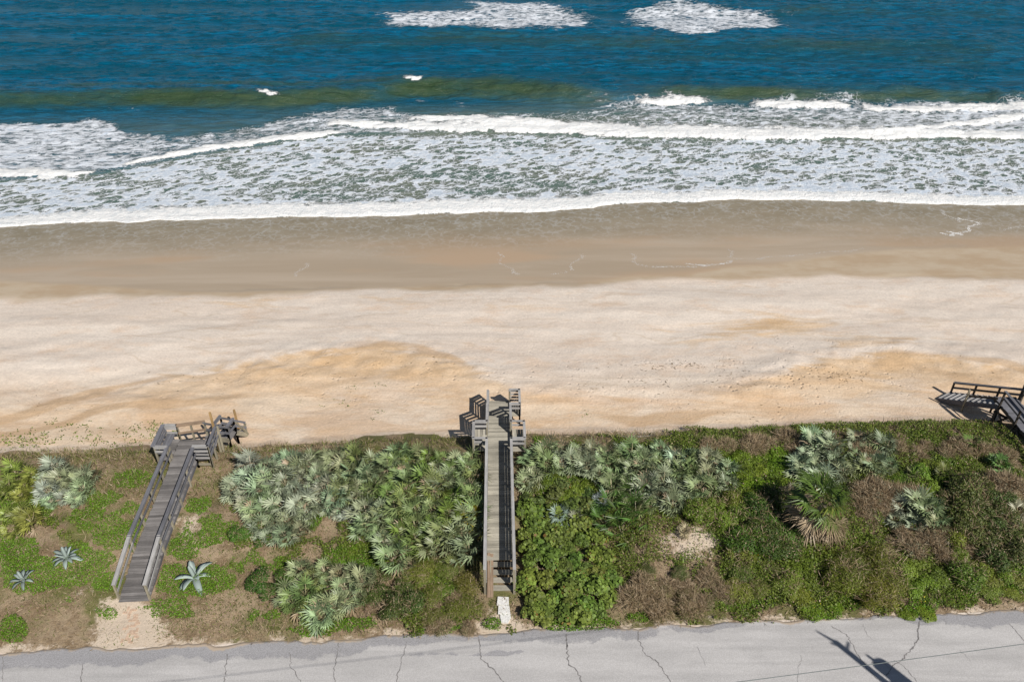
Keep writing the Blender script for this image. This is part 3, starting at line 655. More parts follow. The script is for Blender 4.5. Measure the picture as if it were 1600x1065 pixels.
# worn bricks at the foot of the ramp
bl = []
for i in range(26):
    px, py = 206 + random.uniform(-13, 13) - (i / 26) * 6, 950 + i * 2.1
    p = G(px, py); m = MB(); a = random.uniform(-.15, .15) + (0 if i % 2 else 1.57); d = Vector((math.cos(a), math.sin(a), 0)) * .1
    m.beam(p - d + Vector((0, 0, .002)), p + d + Vector((0, 0, .002)), .1, .05); o = m.build('brick', M['brick'], None, p)
    tag(o, 'worn brick sunk in the sandy path between the left ramp and the road', 'brick', 'bricks at the foot of the left ramp')

# --- right walkway, mostly outside the photograph
RZ = 5.86
rw = empty('boardwalk', (30.5, 34, float(T(30.5, 34))), 'dark boardwalk at the right edge, its open stair dropping to the sand', 'boardwalk')
R = lambda x, y, z=RZ: Vector((x, y, z))
planks(rw, R(30.5, 26), R(30.5, 39.1), 1.35, 'rail_grey'); joists(rw, R(30.5, 26), R(30.5, 39.1), 1.35, 'dark', .22)
rail(rw, R(29.78, 26), R(29.78, 38.3), 1.03, (.5,), .16, 'rail_grey', 'dark', n=7); rail(rw, R(31.25, 26), R(31.25, 38.9), 1.03, (.5,), .16, 'rail_grey', 'dark', n=7)
A = R(30.35, 38.6); B = R(28.5, 41.7, 3.95); dd = (B - A); hd = Vector((dd.x, dd.y, 0)).normalized(); rr = Vector((hd.y, -hd.x, 0))
n = 11
for i in range(n):
    c = A.lerp(B, (i + .7) / n); m = MB(); m.beam(c - rr * .62, c + rr * .62, .28, .05); part(m, 'tread', 'rail_pale', rw)
for s in (-.64, .64): m = MB(); m.beam(A + rr * s - Vector((0, 0, .16)), B + rr * s - Vector((0, 0, .1)), .05, .28); part(m, 'stringer', 'rail_grey', rw)
# seaward rail (two lengths) and landward rail
rail(rw, A + rr * .66 + Vector((.35, -.2, 0)), B + rr * .66, .85, (.4,), .22, 'rail_grey', 'dark', n=3)
rail(rw, A + rr * -.66 + hd * .3 - Vector((0, 0, .15)), A.lerp(B, .55) + rr * -.66, 1.0, (.45,), .08, 'dark', 'frame', n=1, ends=(False, True), cap=False)
for x in (29.8, 31.2):
    for y in (34.0, 36.2, 38.4):
        m = MB(); m.beam((x, y, gz(R(x, y))), (x, y, RZ - .1), .16, .16, up=(0, 1, 0)); part(m, 'post', 'dark', rw)
for y0, y1 in ((34, 36.2), (36.2, 38.4)): m = MB(); m.beam((29.75, y0, 4.3), (29.75, y1, RZ - .3), .05, .14); m.beam((29.72, y0, RZ - .3), (29.72, y1, 4.3), .05, .14); part(m, 'cross_brace', 'dark', rw)
m = MB(); m.beam((29.6, 38.35, RZ - .5), (31.5, 38.35, 4.3), .05, .14); m.beam((29.6, 38.3, 4.3), (31.5, 38.3, RZ - .5), .05, .14); part(m, 'cross_brace', 'dark', rw)

# --- utility pole whose shadow lies on the road, and its wire
def upole(loc, label):
    r = empty('utility_pole', loc, label, 'utility pole', 'utility poles beside the road'); L = Vector(loc); m = MB(); m.cyl(L, L + Vector((0, 0, 10.6)), .16, .14, 12); part(m, 'shaft', 'pole', r)
    for zz, q in ((10.1, .42), (10.4, -.2)):
        m = MB(); m.cyl(L + Vector((0, 0, zz)), L + Vector((q, q * .5, zz + .28)), .07, .05, 8); part(m, 'insulator', 'metal', r)
    m = MB(); m.cyl(L + Vector((0, 0, 10.6)), L + Vector((-.25, 0, 11.3)), .08, .04, 8); part(m, 'top_insulator', 'metal', r)
    m = MB(); m.cyl(L + Vector((.48, .34, 7.2)), L + Vector((.48, .34, 8.9)), .36, .36, 14); m.cyl(L + Vector((.48, .3, 8.9)), L + Vector((.44, .3, 9.5)), .08, .06, 8); part(m, 'transformer', 'metal', r)
    m = MB(); m.beam(L + Vector((0, 0, 8.2)), L + Vector((.48, .3, 8.2)), .08, .1); part(m, 'bracket', 'metal', r); return r
tip = Vector((*P(1275, 985, 5.0), 5)); PB = tip - Vector((SH.x, SH.y, 0)) * 11.3 + Vector((.25, 0, 0))
upole((PB.x, PB.y, 5.0), 'timber utility pole with a transformer, its shadow falling on the road at lower right')
wz = 15.2; wa = Vector((*P(1600, 1001, wz), wz)); wb = Vector((*P(1200, 1050, wz), wz)); dw = (wb - wa).normalized()
m = MB(); pts = []
for i in range(25):
    t = -6 + i * 2.6; p = wa + dw * t; p.z = wz - .35 + .35 * ((t - 20) / 26) ** 2; pts.append(p)
for a, b in zip(pts, pts[1:]): m.cyl(a, b, .011, .011, 6)
o = m.build('overhead_wire', plain('wire', (.11, .13, .13), .6), None, pts[0]); tag(o, 'thin grey overhead wire crossing above the road at the lower right', 'wire')

# ------------------------------------------------------------------ vegetation prototypes
def unit(v): return v / np.maximum(np.linalg.norm(v, axis=-1, keepdims=True), 1e-6)
def leaf_quads(c, d, nrm, L, W, fold=.0):
    """c base points, d direction, nrm normal -> pointed leaves"""
    s = unit(np.cross(d, nrm)); L = L[:, None]; W = W[:, None]
    v = np.stack([c, c + d * L * .5 + s * W * .5 + nrm * fold * W, c + d * L, c + d * L * .5 - s * W * .5 + nrm * fold * W], 1)
    return v.reshape(-1, 3)
def qf(n, k=4): return np.arange(n * k).reshape(n, k)
def dome(n, r, h, rng, lumps=9, shell=.8):
    th = rng.random(lumps) * 6.283; rr = np.sqrt(rng.random(lumps)) * r * .62
    lc = np.stack([rr * np.cos(th), rr * np.sin(th), h * (.25 + .45 * (1 - (rr / r) ** 2)) * (.8 + .4 * rng.random(lumps))], -1)
    lr = r * (.28 + .22 * rng.random(lumps)); k = rng.integers(0, lumps, n)
    v = unit(rng.normal(size=(n, 3))); v[:, 2] = np.abs(v[:, 2]) * 1.0 - .15 * rng.random(n)
    q = lr[k] * (shell + (1 - shell) * rng.random(n) - .45 * (rng.random(n) < .18) * rng.random(n))
    p = lc[k] + v * q[:, None] * np.array([1, 1, h / r * 1.2]); p[:, 2] = np.maximum(p[:, 2], .02)
    return p, v, k
def shrub_mesh(name, seed, n, r, h, L, W, up=.5, mat='leaf', twigs=0, k5=False, shell=.8, lumps=9, dead=.02):
    rng = np.random.default_rng(seed); p, v, k = dome(n, r, h, rng, lumps, shell)
    nrm = unit(v + np.array([0, 0, up]) + rng.normal(size=(n, 3)) * .45); d = unit(np.cross(nrm, rng.normal(size=(n, 3))))
    Ls = L * (.6 + .8 * rng.random(n)); Ws = W * (.6 + .8 * rng.random(n)); lump = rng.random(lumps)[k]
    cv = np.clip(.35 * lump + .65 * rng.random(n), 0, 1); hue = rng.random(n) * .75 + lump * .25
    de = (rng.random(n) < dead) * 1.0
    if k5:      # round leaves, eight sided and a little cupped
        s = unit(np.cross(d, nrm)); a = np.linspace(0, 6.2832, 8, endpoint=False)
        V = p[:, None] + (d[:, None] * np.cos(a)[None, :, None] + s[:, None] * np.sin(a)[None, :, None]) * (Ls * .5)[:, None, None] * (1 - .12 * (a == 0))[None, :, None]
        V = V + nrm[:, None] * (np.cos(2 * a) * .08)[None, :, None] * Ls[:, None, None]; V = V.reshape(-1, 3); Fc = qf(n, 8)
    else: V = leaf_quads(p, d, nrm, Ls, Ws, .15); Fc = qf(n)
    if twigs and not k5:
        tp, tv, _ = dome(twigs, r, h, rng, lumps, .7); td = unit(tv + rng.normal(size=(twigs, 3)) * .5)
        TV = leaf_quads(tp - td * .2, td, unit(np.cross(td, rng.normal(size=(twigs, 3)))), .25 + .4 * rng.random(twigs), np.full(twigs, .024))
        V = np.concatenate([V, TV]); Fc = qf(n + twigs); cv = np.concatenate([cv, rng.random(twigs)]); hue = np.concatenate([hue, np.zeros(twigs)]); de = np.concatenate([de, np.ones(twigs)])
    me = mk_mesh(name, V, Fc, dict(cv=cv, hue=hue, dead=de)); me.materials.append(M[mat]); return me

def frond_geo(rng, base, dirv, R, n=20, spread=1.9, droop=.25, wd=.05):
    """fan leaf: returns quads (petiole + leaflets)"""
    dirv = unit(np.asarray(dirv, float)); side = unit(np.cross(dirv, [0, 0, 1.0]) + rng.normal(size=3) * .15); up = unit(np.cross(side, dirv))
    hub = base + dirv * R * rng.uniform(.7, 1.1)
    tilt = rng.uniform(.1, .8); fd = unit(dirv * math.cos(tilt) - up * math.sin(tilt) * .6 ); fu = unit(np.cross(side, fd))
    V = [[base - side * .012, base + side * .012, hub + side * .012, hub - side * .012]]
    for i in range(n):
        a = -spread + 2 * spread * (i + .5) / n + rng.normal() * .035; d = fd * math.cos(a) + side * math.sin(a)
        l = R * (.78 + .22 * math.cos(a * .6)) * rng.uniform(.75, 1.15); d2 = unit(d + np.array([0, 0, -droop * rng.uniform(.5, 1.3)])); s = unit(np.cross(d, fu)); w = wd * rng.uniform(.8, 1.2)
        m = hub + d * l * .55; V.append([hub, m + s * w * .5 + fu * .018, m + d2 * l * .47, m - s * w * .5 - fu * .022])
    return V
def palmetto_mesh(name, seed, nf=15, R=.5, deadf=.05, spread=1.75, wd=.05, upr=.9):
    rng = np.random.default_rng(seed); V = []; cv = []; de = []; hu = []
    for i in range(nf):
        a = i * 2.39996 + rng.normal() * .2; e = (i / nf) ** .8 * upr + rng.normal() * .08      # low outer fronds first, upright last
        e = rng.uniform(.1, .25) + e; d = np.array([math.cos(a) * math.cos(e), math.sin(a) * math.cos(e), math.sin(e)])
        isd = rng.random() < deadf * .5 or (i < 2 and rng.random() < .35); f = frond_geo(rng, np.array([0, 0, .18 + .2 * i / nf]), d, R * rng.uniform(.75, 1.2), 9, spread, .2 + .3 * isd, wd)
        c = rng.uniform(.05, .95); V += f; cv += list(np.clip(c + rng.normal(size=len(f)) * .13, 0, 1)); de += [1.0 if isd else 0.0] * len(f); hu += [rng.random()] * len(f)
        de[-len(f)] = .7
    V = np.array(V).reshape(-1, 3); me = mk_mesh(name, V, qf(len(V) // 4), dict(cv=cv, dead=de, hue=hu)); me.materials.append(M['palm']); return me

PALM = [palmetto_mesh('saw_palmetto', 100 + i, 22 + i % 4, .50, .05, wd=.056) for i in range(7)]
GREENP = [palmetto_mesh('palmetto', 200 + i, 12, .68, .03, 1.5, .035, 1.1) for i in range(3)]
LEAFY = [shrub_mesh('leafy_shrub', 300 + i, 3800, 1.0, .55, .105, .075, .8, lumps=16) for i in range(4)]
DENSE = [shrub_mesh('dense_shrub', 320 + i, 4600, 1.0, .9, .085, .055, .3, twigs=260, lumps=14, dead=.05) for i in range(4)]
FINE = [shrub_mesh('feathery_shrub', 340 + i, 7000, 1.0, .85, .12, .02, .2, twigs=300, shell=.6, lumps=18, dead=.08) for i in range(2)]
DRY = [shrub_mesh('dry_bush', 360 + i, 1900, 1.0, .7, .08, .045, .3, twigs=1300, shell=.35, lumps=16, dead=.22) for i in range(3)]
GRAPE = [shrub_mesh('sea_grape', 380 + i, 430, 1.0, 1.0, .20, .185, .8, k5=True, shell=.75, mat='leaf', lumps=12, dead=.0) for i in range(4)]
M['grape'] = mat_leaf('sea_grape_leaf', .6, .3, .72, True, alt=(.19, .11, .03), altamt=.07)
for g in GRAPE: g.materials.clear(); g.materials.append(M['grape'])

CNT = {}
PLACED = []
def put(me, name, p, s, col, label, cat, group, rz=None, sz=1.0, tilt=.12):
    o = bpy.data.objects.new(name, me); COL.objects.link(o); o.location = p; o.scale = (s, s, s * sz)
    o.rotation_euler = (random.gauss(0, tilt), random.gauss(0, tilt), random.random() * 6.283 if rz is None else rz)
    o.color = (*[max(0, c * random.uniform(.9, 1.1)) for c in col], 1)
    PLACED.append((label, o)); return tag(o, label, cat, group)
def gt(px, py, lift=.7): return G(px, py, lift)
def poly_fill(poly, spacing, lift, tries=4000):
    xs = [p[0] for p in poly]; ys = [p[1] for p in poly]; out = []
    for i in range(tries):
        px = random.uniform(min(xs), max(xs)); py = random.uniform(min(ys), max(ys))
        ins = False; j = len(poly) - 1
        for i2 in range(len(poly)):
            xi, yi = poly[i2]; xj, yj = poly[j]
            if (yi > py) != (yj > py) and px < (xj - xi) * (py - yi) / (yj - yi) + xi: ins = not ins
            j = i2
        if not ins: continue
        p = gt(px, py, lift)
        if all((p - q[0]).length > spacing for q in out): out.append((p, px, py))
    return out
SIL = (.22, .265, .155); SIL2 = (.31, .35, .235); GRN = (.135, .195, .035); YG = (.23, .26, .06); DKG = (.065, .125, .025)
def lerp3(a, b, t): return tuple(a[i] * (1 - t) + b[i] * t for i in range(3))
def palmettos(poly, spacing, lift, colf, s, label, group, meshes=PALM):
    for p, px, py in poly_fill(poly, spacing, lift):
        put(random.choice(meshes), 'saw_palmetto', p, s * random.uniform(.68, 1.25), colf(px, py), label, 'palmetto', group)
def c_big(px, py):
    t = np.clip((px - 480) / 150, 0, 1) * .75; b = 1 - min(1, abs(py - 790) / 60) * .4
    return lerp3(lerp3(SIL, SIL2, random.random()), GRN, max(0, min(1, t + random.gauss(-.08, .28))))
palmettos([(352, 748), (358, 728), (420, 712), (500, 706), (560, 704), (640, 702), (700, 702), (742, 708), (748, 740), (742, 865), (700, 872), (640, 878), (600, 866), (575, 830), (560, 800), (520, 790), (480, 800), (472, 830), (432, 842), (400, 815), (385, 785)],
          .60, .8, c_big, 1.0, 'saw palmetto in the widest fan thicket, between the left and middle walkways', 'saw palmettos of the big thicket between the left and middle walkways')
palmettos([(448, 925), (470, 890), (520, 876), (568, 882), (584, 900), (560, 930), (525, 945), (505, 968), (462, 955)], .58, .6, lambda a, b: lerp3((.27, .31, .17), GRN, random.random() * .8), .88,
          'pale green saw palmetto in the low clump between big thicket and road', 'saw palmettos of the low clump near the road')
palmettos([(815, 750), (818, 722), (850, 702), (905, 696), (950, 700), (1010, 692), (1090, 698), (1155, 735), (1150, 755), (1100, 775), (1040, 790), (990, 790), (965, 768), (940, 735), (895, 722), (850, 735)], .62, .7,
          lambda a, b: lerp3(SIL2 if random.random() < .5 else SIL, GRN, random.random() * .55), .92, 'pale saw palmetto in the thicket right of the seaward end of the middle walkway', 'saw palmettos of the thicket right of the middle walkway')
palmettos([(1240, 715), (1262, 682), (1300, 690), (1325, 735), (1300, 748), (1262, 742)], .62, .7, lambda a, b: lerp3(SIL2, GRN, random.random() * .3), 1.0, 'silvery saw palmetto in the clump directly behind the cabbage palm', 'saw palmettos behind the cabbage palm')
palmettos([(1330, 700), (1345, 682), (1385, 690), (1400, 715), (1380, 735), (1352, 722)], .62, .7, lambda a, b: lerp3(SIL, GRN, random.random() * .3), .9, 'saw palmetto in the second silver clump, right of the one behind the palm', 'saw palmettos of the small clump right of the palm')
palmettos([(1398, 800), (1415, 782), (1450, 780), (1475, 800), (1465, 822), (1425, 815)], .62, .9, lambda a, b: lerp3(SIL2, GRN, random.random() * .4), .98, 'saw palmetto half sunk in grey brush to the right of the cabbage palm', 'saw palmettos in the grey brush right of the palm')
palmettos([(62, 742), (92, 726), (145, 738), (142, 765), (110, 780), (75, 778)], .62, .6, lambda a, b: lerp3(SIL2, GRN, random.random() * .45), .95, 'silvery saw palmetto in the clump at the upper left of the dune', 'silvery saw palmettos at the upper left')
palmettos([(4, 760), (12, 735), (45, 730), (60, 740), (40, 765), (10, 775)], .7, .6, lambda a, b: lerp3(YG, GRN, random.random() * .5), .9, 'yellow-green saw palmetto by the left edge of the scene, beside the silvery clump', 'yellow-green saw palmettos at the left edge')
palmettos([(2, 800), (20, 792), (55, 808), (50, 826), (10, 832)], .7, .5, lambda a, b: lerp3(YG, GRN, random.random() * .5), .8, 'small yellow-green palmetto low on the dune at the far left edge', 'small yellow-green palmettos low at the left edge')
for px, py, s, c, lb in ((735, 800, .9, (.33, .33, .03), 'bright yellow palmetto fan leaning against the left side of the middle walkway'), (748, 830, .8, (.38, .33, .03), 'lowest yellowing palmetto tight against the left rail of the middle walkway'),
                         (875, 800, .9, (.30, .36, .30), 'lone silver palmetto poking out of the sea grape leaves'), (900, 805, .7, (.28, .33, .22), 'small lone palmetto in the sea grape just right of the silver one'), (937, 776, .75, (.33, .37, .36), 'whitish palmetto at the left foot of the dark green fans'),
                         (1068, 822, .55, (.33, .34, .2), 'small pale palmetto above the bare sand patch'), (1525, 690, .8, (.10, .19, .04), 'bright green spiky palmetto below the stair of the right walkway'), (1562, 720, .95, (.12, .2, .06), 'green spiky palmetto between the dark thicket and the right walkway'),
                         (1478, 735, .8, (.13, .17, .05), 'small olive palmetto in the brush right of the silver clump'), (1592, 795, .95, (.38, .33, .24), 'dead pale palmetto cut by the right edge of the scene'), (1430, 735, .7, (.15, .18, .07), 'dull palmetto under the crest in the middle of the right scrub')):
    put(random.choice(PALM), 'saw_palmetto', gt(px, py, .6), s, c, lb, 'palmetto', None)
for p, px, py in poly_fill([(940, 800), (948, 770), (975, 765), (1000, 790), (990, 820), (960, 828), (945, 815)], .8, .8):
    put(random.choice(GREENP), 'saw_palmetto', p, random.uniform(.85, 1.1), (.07, .13, .025), 'dark green long-fanned palmetto between the sea grape and the bare sand patch', 'palmetto', 'dark green palmettos by the sea grape')

# shrubs
def shrubs(kind, name, poly, spacing, lift, cols, s, label, group, sz=1.0, cat='shrub'):
    for p, px, py in poly_fill(poly, spacing, lift, 1500):
        put(random.choice(kind), name, p - Vector((0, 0, .08)), s * random.uniform(.8, 1.2), lerp3(cols[0], cols[1], random.random()), label, cat, group, sz=sz * random.uniform(.8, 1.2), tilt=.08)
BRI = ((.10, .185, .012), (.155, .215, .018)); DRK = ((.045, .10, .012), (.07, .125, .016)); OLV = ((.12, .14, .025), (.165, .19, .03)); MED = ((.095, .16, .018), (.15, .205, .024)); BRN = ((.13, .125, .05), (.17, .16, .07)); GRY = ((.14, .145, .085), (.17, .17, .11))
shrubs(GRAPE, 'sea_grape', [(822, 958), (815, 800), (822, 775), (870, 790), (925, 815), (955, 850), (962, 900), (948, 945), (905, 962), (860, 962)], .62, .6, ((.085, .135, .022), (.145, .18, .032)), .64, 'round-leaved sea grape in the patch right of the middle walkway steps', 'sea grapes right of the middle walkway', cat='sea grape')
shrubs(GRAPE, 'sea_grape', [(822, 745), (880, 735), (925, 760), (925, 800), (880, 785), (820, 790)], .68, .7, ((.07, .10, .02), (.10, .125, .03)), .55, 'darker smaller-leaved sea grape between the middle walkway and the palmetto thicket', 'darker sea grapes beside the middle walkway', cat='sea grape')
shrubs(DENSE, 'dense_shrub', [(362, 828), (372, 812), (400, 815), (425, 838), (395, 845)], .8, .5, DRK, .62, 'dark green shrub below the left corner of the big palmetto thicket', 'dark shrubs below the big thicket')
shrubs(DENSE, 'dense_shrub', [(405, 905), (425, 893), (455, 895), (448, 925), (420, 930)], .85, .5, DRK, .66, 'dark green shrub left of the low palmetto clump', 'dark shrubs left of the low palmetto clump')
shrubs(DENSE, 'dense_shrub', [(590, 890), (640, 905), (650, 945), (610, 965), (585, 940)], .95, .5, ((.055, .08, .015), (.075, .10, .02)), .8, 'dark olive shrub between the low palmetto clump and the middle walkway', 'dark olive shrubs left of the middle steps')
shrubs(FINE, 'feathery_shrub', [(650, 890), (700, 885), (745, 895), (760, 950), (720, 975), (660, 960)], 1.1, .3, OLV, .85, 'olive feathery shrub sloping down beside the middle walkway steps', 'olive shrubs beside the middle steps', .7)
shrubs(LEAFY, 'leafy_shrub', [(655, 895), (700, 880), (740, 888), (740, 915), (690, 925)], .9, .4, MED, .7, 'green leafy shrub in front of the big thicket beside the middle walkway', 'green shrubs below the big thicket', .8)
shrubs(LEAFY, 'leafy_shrub', [(520, 855), (570, 850), (620, 878), (600, 895), (540, 870)], .9, .2, MED, .6, 'low green shrub in the gap between the two palmetto thickets', 'low shrubs between the palmetto thickets', .6)
shrubs(LEAFY, 'leafy_shrub', [(1140, 715), (1165, 700), (1225, 705), (1245, 740), (1225, 775), (1170, 770)], .75, .6, BRI, .9, 'bright green leafy shrub between the palmetto thicket and the cabbage palm', 'bright shrubs left of the cabbage palm')
shrubs(LEAFY, 'leafy_shrub', [(860, 715), (900, 740), (935, 770), (900, 775), (860, 750)], .8, .6, MED, .75, 'green leafy shrub under the palmettos right of the middle walkway', 'green shrubs under the right thicket')
shrubs(DENSE, 'dense_shrub', [(1075, 790), (1110, 780), (1180, 780), (1220, 800), (1230, 840), (1160, 845), (1130, 815)], .9, .6, ((.06, .115, .012), (.13, .185, .02)), .85, 'mid green shrub on the slope left of the cabbage palm', 'mid green shrubs left of the cabbage palm')
shrubs(DENSE, 'dense_shrub', [(1135, 875), (1160, 860), (1230, 880), (1240, 920), (1190, 935), (1150, 920)], 1.0, .4, ((.09, .12, .02), (.15, .19, .025)), .72, 'olive green shrub on the lower slope in front of the cabbage palm', 'olive shrubs in front of the cabbage palm', .8)
shrubs(FINE, 'feathery_shrub', [(1310, 900), (1330, 862), (1375, 860), (1400, 890), (1390, 925), (1345, 930)], 1.15, .6, ((.125, .16, .02), (.15, .185, .025)), 1.15, 'rounded feathery olive bush between the cabbage palm and the road', 'feathery bushes below the cabbage palm', .9)
shrubs(LEAFY, 'leafy_shrub', [(1265, 950), (1275, 935), (1300, 938), (1305, 955)], .9, .2, BRI, .6, 'small bright green shrub at the road edge under the cabbage palm', 'small bright shrub at the road edge', .6)
shrubs(LEAFY, 'leafy_shrub', [(1418, 955), (1428, 938), (1450, 940), (1450, 958)], .9, .2, BRI, .6, 'bright green shrub with yellow flowers spilling over the road edge', 'bright flowering shrub at the road edge', .6)
shrubs(DENSE, 'dense_shrub', [(1490, 760), (1520, 745), (1580, 765), (1600, 800), (1600, 860), (1560, 870), (1510, 840), (1490, 800)], 1.0, .8, ((.06, .085, .018), (.09, .11, .025)), 1.05, 'dark olive shrub in the tall thicket at the right edge', 'dark shrubs of the thicket at the right edge')
shrubs(LEAFY, 'leafy_shrub', [(1400, 880), (1440, 870), (1480, 880), (1470, 915), (1420, 915)], .95, .4, MED, .8, 'leafy shrub right of the feathery bush near the road', 'leafy shrubs right of the feathery bush', .9)
shrubs(LEAFY, 'leafy_shrub', [(1500, 880), (1560, 890), (1600, 880), (1600, 920), (1540, 920)], 1.0, .4, OLV, .8, 'dull green low shrub at the lower right corner of the dune', 'dull shrubs at the lower right corner', .7)
shrubs(LEAFY, 'leafy_shrub', [(1340, 740), (1400, 745), (1470, 700), (1500, 740), (1470, 770), (1360, 770)], 1.0, .6, MED, .8, 'mid green shrub in the upper right scrub between two palmetto clumps', 'mid green shrubs of the upper right scrub')
shrubs(DRY, 'dry_bush', [(1350, 760), (1400, 755), (1440, 760), (1400, 785), (1360, 800), (1340, 790)], .75, .6, GRY, .85, 'grey leafless bush between the cabbage palm and the half sunk palmettos', 'grey bushes right of the cabbage palm', cat='bush')
shrubs(DRY, 'dry_bush', [(1390, 830), (1450, 825), (1500, 835), (1520, 870), (1460, 860), (1400, 850)], .85, .5, GRY, .85, 'grey-brown twiggy bush on the slope above the leafy shrubs near the road', 'twiggy bushes above the road at the right', cat='bush')
shrubs(DRY, 'dry_bush', [(1100, 690), (1160, 685), (1240, 676), (1420, 678), (1500, 690), (1590, 690), (1590, 705), (1450, 705), (1350, 700), (1180, 697)], .95, .5, ((.13, .135, .045), (.16, .16, .06)), .8, 'brown brushy bush along the beach-side crest of the right dune', 'brown bushes along the right crest', .9, cat='bush')
shrubs(DRY, 'dry_bush', [(960, 920), (1020, 905), (1110, 900), (1140, 925), (1100, 950), (1000, 955)], .95, .3, BRN, .75, 'dry brown bush on the low slope between the sea grape and the olive shrubs', 'dry bushes right of the sea grape', .8, cat='bush')
shrubs(FINE, 'feathery_shrub', [(990, 880), (1030, 872), (1070, 885), (1075, 905), (1020, 905)], .95, .3, ((.09, .12, .03), (.12, .14, .04)), .6, 'thin green feathery shrub below the bare sand patch', 'feathery shrubs below the bare sand patch', .8)
shrubs(DRY, 'dry_bush', [(660, 945), (700, 930), (760, 950), (755, 980), (690, 985)], .9, .2, BRN, .6, 'dry brown bush low beside the paving stones', 'dry bushes beside the paving stones', .7, cat='bush')
shrubs(DRY, 'dry_bush', [(563, 940), (585, 925), (595, 945), (580, 955)], .7, .3, ((.36, .27, .18), (.38, .29, .2)), .55, 'pale dead bush at the right side of the low palmetto clump', 'dead bush at the low palmetto clump', cat='bush')
shrubs(DRY, 'dry_bush', [(1530, 760), (1580, 735), (1600, 750), (1570, 775)], .8, .9, GRY, .9, 'grey bush tangled into the top of the right edge thicket', 'grey bushes in the right edge thicket', cat='bush')

shrubs(DENSE, 'dense_shrub', [(1185, 800), (1215, 770), (1240, 790), (1235, 850), (1200, 850)], .75, .7, ((.04, .08, .01), (.06, .10, .014)), .95, 'very dark green shrub tight against the left of the cabbage palm', 'darkest shrubs left of the cabbage palm')
shrubs(DENSE, 'dense_shrub', [(1480, 870), (1500, 820), (1520, 860), (1600, 870), (1600, 890), (1500, 895)], .9, .6, MED, .8, 'mid green shrub below the tall thicket at the right edge', 'mid green shrubs below the right edge thicket')
shrubs(LEAFY, 'leafy_shrub', [(1240, 870), (1300, 860), (1310, 910), (1250, 925)], .9, .4, ((.11, .15, .018), (.15, .19, .02)), .65, 'yellow-green low shrub left of the feathery bush near the road', 'yellow-green shrubs left of the feathery bush', .8)
# cabbage palm
pp = G(1268, 838, 0); palm = empty('cabbage_palm', pp, 'short cabbage palm with a green fan crown over a skirt of dead tan fronds', 'palm tree')
m = MB(); seg = 7
for i in range(seg): m.cyl(pp + Vector((.03 * i, .02 * i, -.2 + i * .32)), pp + Vector((.03 * (i + 1), .02 * (i + 1), -.2 + (i + 1) * .32 + .04)), .25 - .004 * i, .20 - .004 * i, 12)
m.build('trunk', M['trunk'], palm)
rng = np.random.default_rng(5); m = MB()
for i in range(60):
    a = i * 2.4; z = -.05 + i * .027; r = .22; b = Vector((math.cos(a) * r + .1 * z, math.sin(a) * r + .08 * z, z)); m.beam(pp + b, pp + b + Vector((math.cos(a) * .14, math.sin(a) * .14, .2)), .07, .03)
m.build('leaf_boots', M['trunk'], palm)
def palm_fronds(n, kind, e0, e1, R, mat, zb, seed):
    rng = np.random.default_rng(seed)
    for i in range(n):
        a = i * 2.39996 + rng.normal() * .2; e = e0 + (e1 - e0) * i / n + rng.normal() * .1; d = np.array([math.cos(a) * math.cos(e), math.sin(a) * math.cos(e), math.sin(e)])
        f = frond_geo(rng, np.array([.2, .15, zb]), d, R * rng.uniform(.85, 1.2), 22, 1.45, .6, .05); nf = len(f); V = np.array(f).reshape(-1, 3); c = rng.uniform(.2, .9)
        isd = kind == 'dead_frond'
        me = mk_mesh(kind, V, qf(nf), dict(cv=np.clip(c + rng.normal(size=nf) * .15, 0, 1), dead=np.full(nf, 1.0 if isd else 0.0), hue=np.zeros(nf))); me.materials.append(M['palm'])
        o = bpy.data.objects.new(kind, me); COL.objects.link(o); o.parent = palm; o.color = (.085, .14, .025, 1) if rng.random() > .25 else (.17, .2, .04, 1)
palm_fronds(22, 'frond', .25, 1.4, 1.0, None, 2.0, 3)
palm_fronds(34, 'dead_frond', -1.0, .12, .95, None, 1.75, 4)
pq = gt(1240, 770, .5); put(random.choice(PALM), 'saw_palmetto', pq, .8, (.36, .27, .2), 'dead brownish palmetto just above the cabbage palm crown', 'palmetto', None)

